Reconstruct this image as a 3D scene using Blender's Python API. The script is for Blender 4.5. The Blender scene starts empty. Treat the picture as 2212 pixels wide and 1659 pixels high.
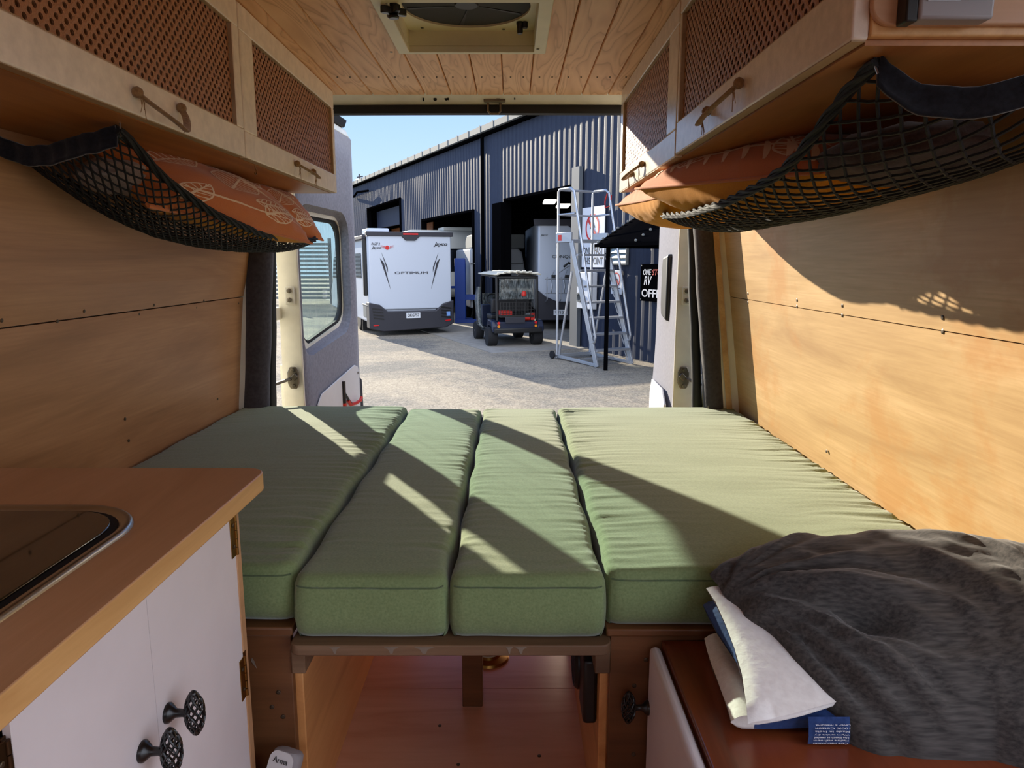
import bpy, math, random
from mathutils import Vector, Matrix, noise as mnoise
random.seed(7)
V = Vector
scene = bpy.context.scene
COL = scene.collection
# ------------------------------------------------------------------ camera model
F = 1533.0; PCX, PCY = 1106.0, 829.5; PITCH = math.radians(9.79); CZ = 1.03
cp, sp = math.cos(PITCH), math.sin(PITCH)
def U(px, py, Y=None, X=None, Z=None):
    """survey point: where the sight line through a photo pixel meets a plane of the place"""
    u = (px-PCX)/F; v = (PCY-py)/F
    d = (u, cp+v*sp, -sp+v*cp)
    t = Y/d[1] if Y is not None else X/d[0] if X is not None else (Z-CZ)/d[2]
    return V((d[0]*t, d[1]*t, d[2]*t+CZ))
# ------------------------------------------------------------------ mesh collector
class G:
    def __init__(s): s.v = []; s.f = []; s.m = []; s.mi = 0
    def add(s, vs, fs):
        b = len(s.v); s.v += [tuple(p) for p in vs]
        for f in fs: s.f.append([b+i for i in f]); s.m.append(s.mi)
        return s
    def box(s, x0, x1, y0, y1, z0, z1):
        return s.hexa([(x0,y0,z0),(x1,y0,z0),(x1,y1,z0),(x0,y1,z0),(x0,y0,z1),(x1,y0,z1),(x1,y1,z1),(x0,y1,z1)])
    def hexa(s, p):
        return s.add(p, [(0,3,2,1),(4,5,6,7),(0,1,5,4),(1,2,6,5),(2,3,7,6),(3,0,4,7)])
    def fbox(s, fr, a0, a1, b0, b1, c0, c1):
        """box in a frame fr=(origin, ex, ey, ez)"""
        o, x, y, z = fr
        P = lambda a,b,c: o+x*a+y*b+z*c
        return s.hexa([P(a0,b0,c0),P(a1,b0,c0),P(a1,b1,c0),P(a0,b1,c0),P(a0,b0,c1),P(a1,b0,c1),P(a1,b1,c1),P(a0,b1,c1)])
    def beam(s, p, q, w, h=None, up=(0,0,1)):
        p, q = V(p), V(q); h = h or w; d = (q-p).normalized(); up = V(up)
        x = d.cross(up)
        if x.length < 1e-4: x = d.cross(V((1,0,0)))
        x.normalize(); z = x.cross(d)
        x *= w/2; z *= h/2
        return s.hexa([p-x-z,p+x-z,q+x-z,q-x-z,p-x+z,p+x+z,q+x+z,q-x+z])
    def prism(s, pts, ext):
        pts = [V(p) for p in pts]; e = V(ext); n = len(pts)
        return s.add(pts+[p+e for p in pts], [tuple(range(n))[::-1], tuple(range(n,2*n))]+[(i,(i+1)%n,n+(i+1)%n,n+i) for i in range(n)])
    def tube(s, pts, r, n=8, closed=False, flat=None):
        pts = [V(p) for p in pts]; N = len(pts)
        T = []
        for i in range(N):
            a = pts[i-1] if (i or closed) else pts[i]; b = pts[(i+1)%N] if (i < N-1 or closed) else pts[i]
            t = b-a; T.append(t.normalized() if t.length > 1e-9 else V((0,0,1)))
        ref = V((0,0,1)) if abs(T[0].z) < .9 else V((1,0,0))
        x = T[0].cross(ref).normalized(); vs = []
        for i in range(N):
            x = (x-T[i]*x.dot(T[i]))
            if x.length < 1e-6: x = T[i].cross(V((.3,.5,.8)))
            x.normalize(); y = T[i].cross(x); rr = r[i] if isinstance(r,(list,tuple)) else r
            fl = flat or 1
            for k in range(n):
                a = 2*math.pi*k/n; vs.append(pts[i]+x*(rr*math.cos(a))+y*(rr*fl*math.sin(a)))
        fs = []
        for i in range(N if closed else N-1):
            j = (i+1)%N
            for k in range(n): fs.append((i*n+k, i*n+(k+1)%n, j*n+(k+1)%n, j*n+k))
        if not closed: fs += [tuple(range(n))[::-1], tuple((N-1)*n+k for k in range(n))]
        return s.add(vs, fs)
    def lathe(s, prof, o, ax=(0,0,1), n=24):
        o, ax = V(o), V(ax).normalized()
        x = ax.cross(V((0,0,1)) if abs(ax.z) < .9 else V((1,0,0))).normalized(); y = ax.cross(x)
        vs = []
        for r,h in prof:
            for k in range(n):
                a = 2*math.pi*k/n; vs.append(o+ax*h+(x*math.cos(a)+y*math.sin(a))*max(r,1e-5))
        fs = [(i*n+k, i*n+(k+1)%n, (i+1)*n+(k+1)%n, (i+1)*n+k) for i in range(len(prof)-1) for k in range(n)]
        fs += [tuple(range(n))[::-1], tuple((len(prof)-1)*n+k for k in range(n))]
        return s.add(vs, fs)
    def grid(s, nu, nv, fn, closed=False):
        vs = [fn(i/(nu-1) if not closed else i/nu, j/(nv-1)) for i in range(nu) for j in range(nv)]
        fs = [(i*nv+j, ((i+1)%nu)*nv+j, ((i+1)%nu)*nv+j+1, i*nv+j+1) for i in range(nu if closed else nu-1) for j in range(nv-1)]
        return s.add(vs, fs)
def rrect(x0, x1, y0, y1, r, n=6):
    out = []
    for cx, cy, a0 in ((x1-r,y1-r,0),(x0+r,y1-r,90),(x0+r,y0+r,180),(x1-r,y0+r,270)):
        for k in range(n+1):
            a = math.radians(a0+90*k/n); out.append((cx+r*math.cos(a), cy+r*math.sin(a)))
    return out
def ring(g, outer, inner, place, t0, t1):
    """frame between two outlines of the same length; place(x, y, depth) gives a point"""
    n = len(outer)
    vs = [place(x,y,t) for t in (t0,t1) for lp in (outer,inner) for x,y in lp]
    fs = []
    for i in range(n):
        j = (i+1)%n
        fs += [(i,j,n+j,n+i), (2*n+i,3*n+i,3*n+j,2*n+j), (i,2*n+i,2*n+j,j), (n+i,n+j,3*n+j,3*n+i)]
    g.add(vs, fs)
def worigin(o):
    l = V((0,0,0))
    while o is not None: l += o.location; o = o.parent
    return l
def obj(name, g, mat, parent=None, bevel=0, smooth=None, seg=2, subsurf=0):
    me = bpy.data.meshes.new(name)
    off = worigin(parent) if parent else V((0,0,0))
    me.from_pydata([(p[0]-off.x, p[1]-off.y, p[2]-off.z) for p in g.v], [], g.f)
    mats = mat if isinstance(mat,(list,tuple)) else [mat]
    for m in mats: me.materials.append(m)
    if len(mats) > 1: me.polygons.foreach_set('material_index', g.m)
    me.validate()
    import bmesh
    bm = bmesh.new(); bm.from_mesh(me); bmesh.ops.recalc_face_normals(bm, faces=bm.faces); bm.to_mesh(me); bm.free()
    if smooth is not None or bevel:
        me.polygons.foreach_set('use_smooth', [True]*len(me.polygons))
        me.set_sharp_from_angle(angle=math.radians(smooth if smooth else 35))
    o = bpy.data.objects.new(name, me); COL.objects.link(o)
    if parent: o.parent = parent
    if bevel:
        b = o.modifiers.new('b','BEVEL'); b.width = bevel; b.segments = seg; b.limit_method = 'ANGLE'; b.angle_limit = math.radians(40); b.harden_normals = False
    if subsurf:
        m = o.modifiers.new('s','SUBSURF'); m.levels = m.render_levels = subsurf
    return o
def tag(o, label=None, cat=None, group=None, kind=None):
    if label: o['label'] = label
    if cat: o['category'] = cat
    if group: o['group'] = group
    if kind: o['kind'] = kind
    return o
def thing(name, loc, label, cat, group=None):
    o = bpy.data.objects.new(name, None); COL.objects.link(o); o.location = loc; o.empty_display_size = .05
    return tag(o, label, cat, group)
def struct(name, g, mat, **k):
    return tag(obj(name, g, mat, **k), kind='structure')
def copy_tree(o, parent=None):
    c = o.copy(); COL.objects.link(c)
    if parent: c.parent = parent
    for ch in list(o.children): copy_tree(ch, c)
    return c
def text(body, o, ex, ez, w, h, mat, parent, name='lettering', depth=.002, shear=0, bold=0):
    """raised lettering; o = lower left corner, ex to the right, ez up, fitted to w x h"""
    cu = bpy.data.curves.new('t','FONT'); cu.body = body; cu.extrude = .01; cu.shear = shear; cu.offset = bold; cu.resolution_u = 3
    to = bpy.data.objects.new('t', cu); COL.objects.link(to)
    me = bpy.data.meshes.new_from_object(to.evaluated_get(bpy.context.evaluated_depsgraph_get()))
    bpy.data.objects.remove(to); bpy.data.curves.remove(cu)
    xs = [v.co.x for v in me.vertices]; ys = [v.co.y for v in me.vertices]; zs = [v.co.z for v in me.vertices]
    o, ex, ez = V(o), V(ex).normalized(), V(ez).normalized(); n = ex.cross(ez)
    g = G()
    sx = w/(max(xs)-min(xs)); sy = h/(max(ys)-min(ys)); sz = depth/(max(zs)-min(zs))
    g.add([o+ex*((v.co.x-min(xs))*sx)+ez*((v.co.y-min(ys))*sy)+n*((v.co.z-min(zs))*sz) for v in me.vertices], [tuple(p.vertices) for p in me.polygons])
    bpy.data.meshes.remove(me)
    return obj(name, g, mat, parent)
# ------------------------------------------------------------------ materials
def lin(c): return tuple(((x/255)/12.92 if x/255 <= .04045 else ((x/255+.055)/1.055)**2.4) for x in c)+(1,)
class N:
    def __init__(s, name):
        s.m = bpy.data.materials.new(name); s.m.use_nodes = True; s.t = s.m.node_tree; s.b = s.t.nodes['Principled BSDF']; s.out = s.t.nodes['Material Output']
    def n(s, ty, **k):
        x = s.t.nodes.new(ty)
        for a, v in k.items():
            if a in x.inputs.keys(): 
                (s.t.links.new(v, x.inputs[a]) if isinstance(v, bpy.types.NodeSocket) else setattr(x.inputs[a],'default_value',v))
            else: setattr(x, a, v)
        return x
    def set(s, **k):
        for a, v in k.items():
            a = a.replace('_',' ')
            (s.t.links.new(v, s.b.inputs[a]) if isinstance(v, bpy.types.NodeSocket) else setattr(s.b.inputs[a],'default_value',v))
        return s
    def math(s, op, a, b=0., c=None):
        x = s.t.nodes.new('ShaderNodeMath'); x.operation = op
        for i, v in enumerate((a,b) if c is None else (a,b,c)):
            (s.t.links.new(v, x.inputs[i]) if isinstance(v, bpy.types.NodeSocket) else setattr(x.inputs[i],'default_value',v))
        return x.outputs[0]
    def coord(s, scale=(1,1,1), rot=(0,0,0), loc=(0,0,0)):
        c = s.t.nodes.new('ShaderNodeTexCoord'); mp = s.n('ShaderNodeMapping'); s.t.links.new(c.outputs['Object'], mp.inputs[0])
        mp.inputs['Scale'].default_value = scale; mp.inputs['Rotation'].default_value = rot; mp.inputs['Location'].default_value = loc
        return mp.outputs[0]
    def noise(s, vec, scale=5., detail=4., rough=.55, dist=0.):
        x = s.n('ShaderNodeTexNoise', Scale=scale, Detail=detail, Roughness=rough, Distortion=dist); s.t.links.new(vec, x.inputs['Vector']); return x.outputs[0]
    def ramp(s, fac, stops):
        r = s.t.nodes.new('ShaderNodeValToRGB'); s.t.links.new(fac, r.inputs[0]); e = r.color_ramp.elements
        while len(e) < len(stops): e.new(.5)
        for i,(p,c) in enumerate(stops): e[i].position = p; e[i].color = c if len(c) == 4 else lin(c)
        return r.outputs[0]
    def mix(s, fac, a, b, mode='MIX'):
        x = s.t.nodes.new('ShaderNodeMix'); x.data_type = 'RGBA'; x.blend_type = mode
        for i, v in ((0,fac),(6,a),(7,b)):
            if isinstance(v, bpy.types.NodeSocket): s.t.links.new(v, x.inputs[i])
            else: x.inputs[i].default_value = v if i == 0 or len(v) == 4 else lin(v)
        return x.outputs[2]
    def bump(s, h, strength=.3, dist=.002):
        b = s.n('ShaderNodeBump', Strength=strength, Distance=dist); s.t.links.new(h, b.inputs['Height']); s.t.links.new(b.outputs[0], s.b.inputs['Normal']); return s
def flat(name, c, rough=.5, metal=0., var=.0, bump=0., bscale=60., spec=.5, coat=0.):
    k = N(name); k.set(Roughness=rough, Metallic=metal, Specular_IOR_Level=spec, Coat_Weight=coat)
    if var or bump:
        v = k.coord(); nz = k.noise(v, bscale*.15, 5)
        d = tuple(max(0,x*(1-var)) for x in c); l = tuple(min(255,x*(1+var)) for x in c)
        k.set(Base_Color=k.ramp(nz, [(.3,d),(.7,l)]))
        if bump: k.bump(k.noise(v, bscale, 4), bump, .002)
    else: k.set(Base_Color=lin(c))
    return k.m
def wood(name, dark, mid, light, axis=1, rough=.45, grain=1., stain=None, coat=0., bumps=.15, scale=1.):
    """plywood: broad figure and fine streaks drawn out along one axis"""
    k = N(name); sc = [9*scale]*3; sc[axis] = 1.1*scale
    v = k.coord(sc); broad = k.noise(v, 1.0, 5, .6, .9)
    sc2 = [170*scale]*3; sc2[axis] = 6*scale
    fine = k.noise(k.coord(sc2), 1., 4, .6)
    c = k.ramp(broad, [(.28,dark),(.5,mid),(.75,light)])
    c = k.mix(k.ramp(fine, [(.35,(0,0,0)),(.75,(255,255,255))]), c, k.mix(.45*grain, c, dark), 'MIX') if grain else c
    if stain:
        st = k.noise(k.coord((2.2,2.2,3.0)), 1.0, 6, .65, .4)
        c = k.mix(k.ramp(st, [(.53,(0,0,0)),(.62,(190,190,190))]), c, stain)
    k.set(Base_Color=c, Roughness=rough, Coat_Weight=coat, Coat_Roughness=.25); k.bump(fine, bumps, .001)
    return k.m
M = {}
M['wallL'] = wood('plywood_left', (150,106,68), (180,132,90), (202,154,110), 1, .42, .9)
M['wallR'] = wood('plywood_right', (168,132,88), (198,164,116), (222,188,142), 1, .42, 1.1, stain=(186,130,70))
M['under'] = wood('cabinet_ply', (142,88,40), (176,116,58), (196,136,74), 1, .4, .5)
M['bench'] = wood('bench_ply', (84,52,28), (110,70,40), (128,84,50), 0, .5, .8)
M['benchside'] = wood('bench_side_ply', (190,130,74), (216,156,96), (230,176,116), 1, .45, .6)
M['floor'] = wood('varnished_floor_ply', (206,142,108), (226,168,134), (238,184,152), 0, .34, .5, coat=.4)
M['worktop'] = wood('worktop_laminate', (176,132,94), (198,152,110), (214,170,130), 1, .38, .5)
M['edge'] = wood('worktop_edge', (190,140,84), (216,168,108), (228,184,126), 1, .4, .6, scale=1.6)
M['board'] = wood('worn_board', (84,60,42), (112,84,60), (140,112,86), 0, .6, .9)
M['sidetop'] = wood('side_cabinet_top', (96,44,22), (122,58,30), (138,70,38), 1, .3, .4, coat=.3)
M['birch'] = wood('birch_panel', (176,132,96), (196,154,116), (208,168,132), 0, .4, .4)
M['backply'] = wood('workshop_ply', (120,72,34), (150,92,46), (170,108,58), 0, .7, .5)
def pine():
    k = N('pine_planks'); c = k.t.nodes.new('ShaderNodeTexCoord').outputs['Object']
    s = k.n('ShaderNodeSeparateXYZ'); k.t.links.new(c, s.inputs[0])
    pl = k.math('FLOOR', k.math('DIVIDE', k.math('ADD', s.outputs[0], 3.799), .0857))
    rnd = k.n('ShaderNodeTexWhiteNoise', noise_dimensions='1D'); k.t.links.new(pl, rnd.inputs['W'])
    cx = k.n('ShaderNodeCombineXYZ'); k.t.links.new(k.math('MULTIPLY', s.outputs[0], 26.), cx.inputs[0])
    k.t.links.new(k.math('ADD', k.math('MULTIPLY', s.outputs[1], 3.2), k.math('MULTIPLY', rnd.outputs[0], 40.)), cx.inputs[1]); k.t.links.new(k.math('MULTIPLY', pl, 3.7), cx.inputs[2])
    base = k.noise(cx.outputs[0], .55, 2, .4, .6)
    rings = k.math('FRACT', k.math('MULTIPLY', base, 11.))
    line = k.ramp(rings, [(0,(196,144,98)),(.12,(220,170,122)),(.6,(238,192,144)),(.92,(228,180,132)),(1,(198,148,102))])
    tint = k.mix(k.math('MULTIPLY', rnd.outputs[0], .35), line, (224,170,120))
    kn = k.noise(c, 6., 3)
    k.set(Base_Color=k.mix(k.ramp(kn, [(.55,(0,0,0)),(.75,(90,90,90))]), tint, (204,150,104)), Roughness=.5); k.bump(rings, .05, .001)
    return k.m
M['pine'] = pine()
def fabric(name, c1, c2, weave=900., rough=.95, str_=.25, axis=None, sheen=.3):
    k = N(name); v = k.coord()
    n1 = k.noise(v, 6., 5); st = k.coord((weave,weave,weave) if axis is None else tuple(weave*.12 if i == axis else weave for i in range(3)))
    n2 = k.noise(st, .35 if axis is None else .5, 2)
    c = k.mix(k.ramp(n2, [(.3,(0,0,0)),(.7,(255,255,255))]), c1, c2); c = k.mix(k.math('MULTIPLY', n1, .35), c, c1)
    k.set(Base_Color=c, Roughness=rough, Sheen_Weight=sheen, Specular_IOR_Level=.15); k.bump(n2, str_, .0012)
    return k.m
M['green'] = fabric('sage_green_fabric', (112,130,88), (131,149,105), 700)
M['greenpipe'] = fabric('sage_green_seam', (80,98,68), (92,110,80), 700)
M['grey'] = fabric('charcoal_melange', (52,50,49), (90,86,83), 420, axis=0, str_=.15)
M['orange'] = fabric('terracotta_print', (196,108,46), (206,118,52), 900, .8, .08)
M['cream_print'] = fabric('cream_print', (236,206,176), (240,214,186), 900, .8, .05)
M['mustard'] = fabric('mustard_velvet', (208,136,26), (222,152,36), 900, .85, .1, sheen=.1)
M['towelw'] = fabric('white_terry', (226,220,216), (240,236,232), 260, .98, .8)
M['toweln'] = fabric('navy_terry', (32,52,98), (48,72,124), 260, .98, .8)
M['carpet'] = fabric('grey_carpet', (104,104,116), (128,128,140), 240, 1., .6)
M['carpetd'] = fabric('dark_grey_carpet', (58,55,60), (74,70,75), 240, 1., .6)
M['net'] = flat('black_cord', (12,11,12), .75, bump=.4, bscale=900)
M['netband'] = fabric('black_net_binding', (20,21,26), (34,36,44), 500)
M['cream'] = flat('cream_paint', (242,231,212), .38, var=.04, bump=.03, bscale=300)
M['creamr'] = flat('cream_paint_glossy', (226,214,198), .25, var=.04, bump=.12, bscale=420)
M['rim'] = wood('raw_ply_edge', (150,124,92), (176,150,116), (190,166,134), 1, .6, .6)
M['vancream'] = flat('van_body_cream', (226,222,206), .35, var=.05)
M['ventcream'] = flat('vent_plastic', (226,218,188), .45, var=.03)
M['rubber'] = flat('black_rubber', (24,24,25), .7)
M['black'] = flat('black_plastic', (18,18,19), .4)
M['satin'] = flat('satin_black_iron', (14,14,15), .32, spec=.6)
M['white'] = flat('white_melamine', (226,218,220), .42, var=.015)
M['whitepl'] = flat('white_panel', (214,214,216), .45, var=.02)
M['brass'] = flat('aged_brass', (150,112,56), .35, 1.)
M['bronze'] = flat('dark_bronze', (70,48,28), .45, .8)
M['steel'] = flat('steel', (180,180,178), .3, 1.)
M['dirtysteel'] = flat('oiled_steel', (120,112,98), .45, .8, var=.25)
M['chrome'] = flat('chrome', (205,205,205), .12, 1.)
M['alu'] = flat('aluminium', (190,194,200), .42, .75)
M['jute'] = fabric('jute_cord', (128,98,64), (164,132,92), 500, 1., .7)
M['sinkglass'] = flat('smoked_glass_lid', (22,12,7), .06, spec=.6, coat=.5)
M['fanmesh'] = flat('fan_mesh', (54,54,56), .8, bump=.4, bscale=700)
M['lcd'] = flat('grey_screen', (196,204,216), .3)
M['devgrey'] = flat('controller_grey', (150,146,148), .4)
M['screw'] = flat('screw', (92,80,66), .4, .7)
M['hole'] = flat('dark_hole', (20,15,12), .9)
M['red'] = flat('red_plastic', (196,40,28), .45)
M['ink'] = flat('black_ink', (28,28,32), .6)
M['pale'] = flat('white_ink', (232,232,236), .6)
M['plaster'] = flat('white_paint_smear', (126,112,98), .7)
M['device'] = flat('device_shell', (196,192,196), .5)
M['devfab'] = flat('device_mesh', (168,164,168), .8, bump=.6, bscale=1500)
def cane():
    k = N('cane_webbing'); c = k.t.nodes.new('ShaderNodeTexCoord').outputs['Object']
    s = k.n('ShaderNodeSeparateXYZ'); k.t.links.new(c, s.inputs[0])
    y = k.math('DIVIDE', s.outputs[1], .0106); z = k.math('DIVIDE', s.outputs[2], .0100)
    u = k.math('MULTIPLY', k.math('ADD', y, z), .5); w = k.math('MULTIPLY', k.math('SUBTRACT', y, z), .5)
    fu = k.math('ABSOLUTE', k.math('SUBTRACT', k.math('FRACT', u), .5)); fw = k.math('ABSOLUTE', k.math('SUBTRACT', k.math('FRACT', w), .5))
    r = k.math('SQRT', k.math('ADD', k.math('MULTIPLY', fu, fu), k.math('MULTIPLY', fw, fw)))
    hole = k.math('LESS_THAN', r, .30)
    n1 = k.noise(c, 420., 3)
    col = k.mix(n1, (142,92,62), (206,152,112))
    k.set(Base_Color=col, Roughness=.45)
    k.bump(k.math('ADD', r, k.math('MULTIPLY', n1, .5)), .7, .003)
    tr = k.n('ShaderNodeBsdfTransparent'); mx = k.n('ShaderNodeMixShader'); k.t.links.new(hole, mx.inputs[0]); k.t.links.new(k.b.outputs[0], mx.inputs[1]); k.t.links.new(tr.outputs[0], mx.inputs[2]); k.t.links.new(mx.outputs[0], k.out.inputs[0])
    return k.m
M['cane'] = cane()
def glass(name, tint=(230,244,240), dirt=.1, rough=.02):
    k = N(name); tr = k.n('ShaderNodeBsdfTransparent', Color=lin(tint)); gl = k.n('ShaderNodeBsdfGlossy', Roughness=rough, Color=(1,1,1,1))
    lw = k.n('ShaderNodeLayerWeight', Blend=.5); df = k.n('ShaderNodeBsdfDiffuse', Color=lin((210,220,220)))
    m1 = k.n('ShaderNodeMixShader'); m2 = k.n('ShaderNodeMixShader')
    nz = k.noise(k.coord((60,60,10)), 1., 4, .7); k.t.links.new(k.math('MULTIPLY', k.ramp(nz, [(.45,(0,0,0)),(.8,(255,255,255))]), dirt*3), m1.inputs[0])
    k.t.links.new(tr.outputs[0], m1.inputs[1]); k.t.links.new(df.outputs[0], m1.inputs[2])
    k.t.links.new(k.math('MULTIPLY_ADD', k.math('POWER', lw.outputs[1], 4.), .6, .04), m2.inputs[0]); k.t.links.new(m1.outputs[0], m2.inputs[1]); k.t.links.new(gl.outputs[0], m2.inputs[2]); k.t.links.new(m2.outputs[0], k.out.inputs[0])
    return k.m
M['doorglass'] = glass('door_glass', (214,236,232), .12)
M['clear'] = glass('clear_plastic', (200,206,206), .15, .08)
M['tinted'] = flat('tinted_window', (18,20,24), .08, spec=.6)
M['lamp'] = N('strip_light').set(Emission_Color=(1,.97,.9,1), Emission_Strength=1.3).m
# outside materials
M['clad'] = flat('slate_steel_cladding', (56,63,80), .6, 0., var=.03, spec=.1)
M['cladblk'] = flat('black_steel', (8,8,10), .9, spec=.0)
M['gutter'] = flat('pale_gutter', (118,122,122), .7, spec=.1)
M['postgrey'] = flat('grey_post', (96,102,108), .7)
M['mhwhite'] = flat('gloss_white', (196,204,216), .25)
M['mhdark'] = flat('graphite_plastic', (44,44,52), .5)
M['oldwhite'] = flat('old_caravan_white', (206,206,198), .5)
M['tyre'] = flat('tyre', (22,22,24), .85)
M['blue'] = flat('lift_blue', (22,60,140), .45)
M['amber'] = flat('amber_lens', (230,140,30), .3)
M['redlens'] = flat('red_lens', (200,24,30), .3)
M['seat'] = flat('cart_black_vinyl', (20,20,24), .5)
M['cartblue'] = flat('cart_navy', (22,32,56), .3)
M['cartroof'] = flat('cart_roof_cream', (226,222,204), .4)
M['signw'] = flat('sign_white', (226,230,236), .45)
M['signred'] = flat('sign_red', (204,38,34), .5)
M['concrete'] = flat('concrete', (150,144,134), .9, var=.08, bump=.2, bscale=40)
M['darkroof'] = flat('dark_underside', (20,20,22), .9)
def ground():
    k = N('yard_asphalt'); c = k.coord(); g = k.noise(c, 38., 4, .7); b = k.noise(c, .35, 4, .6, .5); f = k.noise(c, 6., 5, .7)
    fine = k.ramp(g, [(.3,(108,98,84)),(.5,(160,147,126)),(.72,(194,180,156))])
    dark = k.ramp(g, [(.3,(62,60,56)),(.55,(122,117,108)),(.75,(174,166,152))])
    msk = k.ramp(k.math('ADD', k.math('MULTIPLY', b, .75), k.math('MULTIPLY', f, .25)), [(.44,(0,0,0)),(.58,(255,255,255))])
    k.set(Base_Color=k.mix(msk, fine, dark), Roughness=.95); k.bump(g, .5, .02); return k.m
M['ground'] = ground()

# ================================================================== VAN SHELL
PL = [(-.99,0),(-.965,.5),(-.925,.9),(-.90,1.0),(-.86,1.25),(-.78,1.6)]
PR = [(.835,0),(.803,.5),(.75,.9),(.735,1.0),(.70,1.25),(.62,1.6)]
def prof(P, z):
    for (x0,z0),(x1,z1) in zip(P,P[1:]):
        if z <= z1: return x0+(x1-x0)*(z-z0)/(z1-z0)
    return P[-1][0]
def wall_panel(P, z0, z1, y0, y1, sgn, t=.012, yfun=None):
    g = G(); zs = [z0+(z1-z0)*i/10 for i in range(11)]
    poly = [(prof(P,z),z) for z in zs]+[(prof(P,z)+sgn*t,z) for z in zs[::-1]]
    g.prism([(x,y0,z) for x,z in poly], (0,y1-y0,0)); return g
SL = .911
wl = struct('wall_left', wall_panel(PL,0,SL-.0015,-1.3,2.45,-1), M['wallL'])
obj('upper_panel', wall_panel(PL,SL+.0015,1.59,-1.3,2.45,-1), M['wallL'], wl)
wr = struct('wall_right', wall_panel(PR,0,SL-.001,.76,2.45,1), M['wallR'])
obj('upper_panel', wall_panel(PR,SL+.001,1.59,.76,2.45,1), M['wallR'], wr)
# outer skins keep daylight out of the seam
g = G(); g.prism([(prof(PL,z)-.05,-1.3,z) for z in (0,.5,.9,1.25,1.6)]+[(prof(PL,z)-.06,-1.3,z) for z in (1.6,1.25,.9,.5,0)], (0,3.78,0)); obj('outer_skin', g, M['vancream'], wl)
g = G(); g.prism([(prof(PR,z)+.05,.76,z) for z in (0,.5,.9,1.25,1.6)]+[(prof(PR,z)+.06,.76,z) for z in (1.6,1.25,.9,.5,0)], (0,1.72,0)); obj('outer_skin', g, M['vancream'], wr)
def screw(p, n, parent, r=.005, mat='screw'):
    g = G(); g.lathe([(r,0),(r,.0012),(r*.6,.0018)], p, n, 10); return obj('screw', g, M[mat], parent)
for px, py in ((3,692),(123,694),(181,672),(300,678),(332,659),(424,664),(440,649),(515,655),(270,905),(278,952),(470,862)):
    u = (px-PCX)/F
    X = prof(PL, U(px,py,X=-.93).z); screw(U(px,py,X=X), (1,0,0), wl, .004)
for px, py in ((1616,634),(1616,653),(1722,648),(1722,662),(1820,660),(1820,681),(2037,686),(2037,716),(1786,975)):
    X = prof(PR, U(px,py,X=.76).z); screw(U(px,py,X=X), (-1,0,0), wr, .0045)
screw(U(1977,1040,X=.795), (-1,0,0), wr, .007, 'bronze')
g = G(); g.box(-1.0,.85,-1.3,1.5845,-.04,0); g.box(-1.0,.85,1.587,2.56,-.04,0); g.box(-1.0,.85,-1.3,2.56,-.08,-.04)
fl = struct('floor', g, M['floor'])
for px, py in ((990,1652),(1165,1633),(950,1568)): screw(U(px,py,Z=0), (0,0,1), fl, .004)
# ceiling planks with the hole for the roof vent
g = G(); PW = .0857
for k in range(-6, 13):
    x0 = -.371+PW*k+.0008; x1 = x0+PW-.0016
    x0 = max(x0,-.80); x1 = min(x1,.66)
    if x1-x0 < .01: continue
    if x1 < -.284 or x0 > .057: spans = [(-1.3,2.46)]
    else: spans = [(-1.3,1.552),(1.938,2.46)]
    for a, b in spans:
        g.prism([(x0,a,1.5745),(x0+.002,a,1.57),(x1-.002,a,1.57),(x1,a,1.5745),(x1,a,1.585),(x0,a,1.585)], (0,b-a,0))
cl = struct('ceiling', g, M['pine'])
g = G(); g.box(-.85,.72,-1.3,1.552,1.585,1.60); g.box(-.85,.72,1.938,2.60,1.585,1.60); g.box(-.85,-.284,1.5,1.95,1.585,1.60); g.box(.06,.72,1.5,1.95,1.585,1.60); g.box(-.36,.14,1.48,2.0,1.66,1.68); g.box(-.36,-.34,1.48,2.0,1.6,1.66); g.box(.12,.14,1.48,2.0,1.6,1.66); g.box(-.36,.14,1.98,2.0,1.6,1.66); g.box(-.36,.14,1.48,1.5,1.6,1.66); obj('roof_skin', g, M['vancream'], cl)
for k in range(-2, 9):
    for f in (.28,.72): screw((-.371+PW*(k+f), 2.23, 1.57), (0,0,-1), cl, .0026, 'hole')
# front of the living area: roof and pillars above the open cab, side door opening on the right
g = G(); g.box(.62,.70,-1.3,.76,1.36,1.60); struct('trim_1', g, M['vancream'])
g = G(); g.box(-.99,-.42,-1.32,-1.30,0,1.59); g.box(-.42,.36,-1.32,-1.30,0,.95); g.box(.36,.84,-1.32,-1.30,0,1.59); struct('wall_front', g, M['wallL'])
# header over the rear doors
g = G()
def headz(u): return .0035*(1-(2*u-1)**2)
def hd(pf):
    def fn(i, j):
        y, z = pf[min(int(round(j*(len(pf)-1))), len(pf)-1)]
        return V((-.90+1.67*i, y, z+headz(i)))
    return fn
pf = [(2.445,1.588),(2.445,1.582),(2.47,1.578),(2.50,1.562),(2.52,1.548),(2.56,1.546),(2.60,1.56),(2.60,1.66),(2.445,1.66)]
g.grid(28, len(pf), hd(pf)); th = struct('trim_2', g, M['vancream'], smooth=40)
pf = [(2.518,1.547),(2.515,1.535),(2.52,1.521),(2.545,1.519),(2.56,1.53),(2.56,1.547)]
g = G(); g.grid(28, len(pf), hd(pf)); struct('trim_3', g, M['rubber'], smooth=40)
g = G()
for px, py in ((940,214),(964,213),(1076,212)): g.lathe([(.006,0),(.006,.002)], U(px,py,Y=2.499), (0,-1,-.6), 10)
for px, py in ((915,214),(968,212),(1112,211)): p = U(px,py,Y=2.499); g.box(p.x-.002,p.x+.002,2.494,2.503,p.z-.006,p.z+.006)
obj('slot', g, M['hole'], th)
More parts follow.
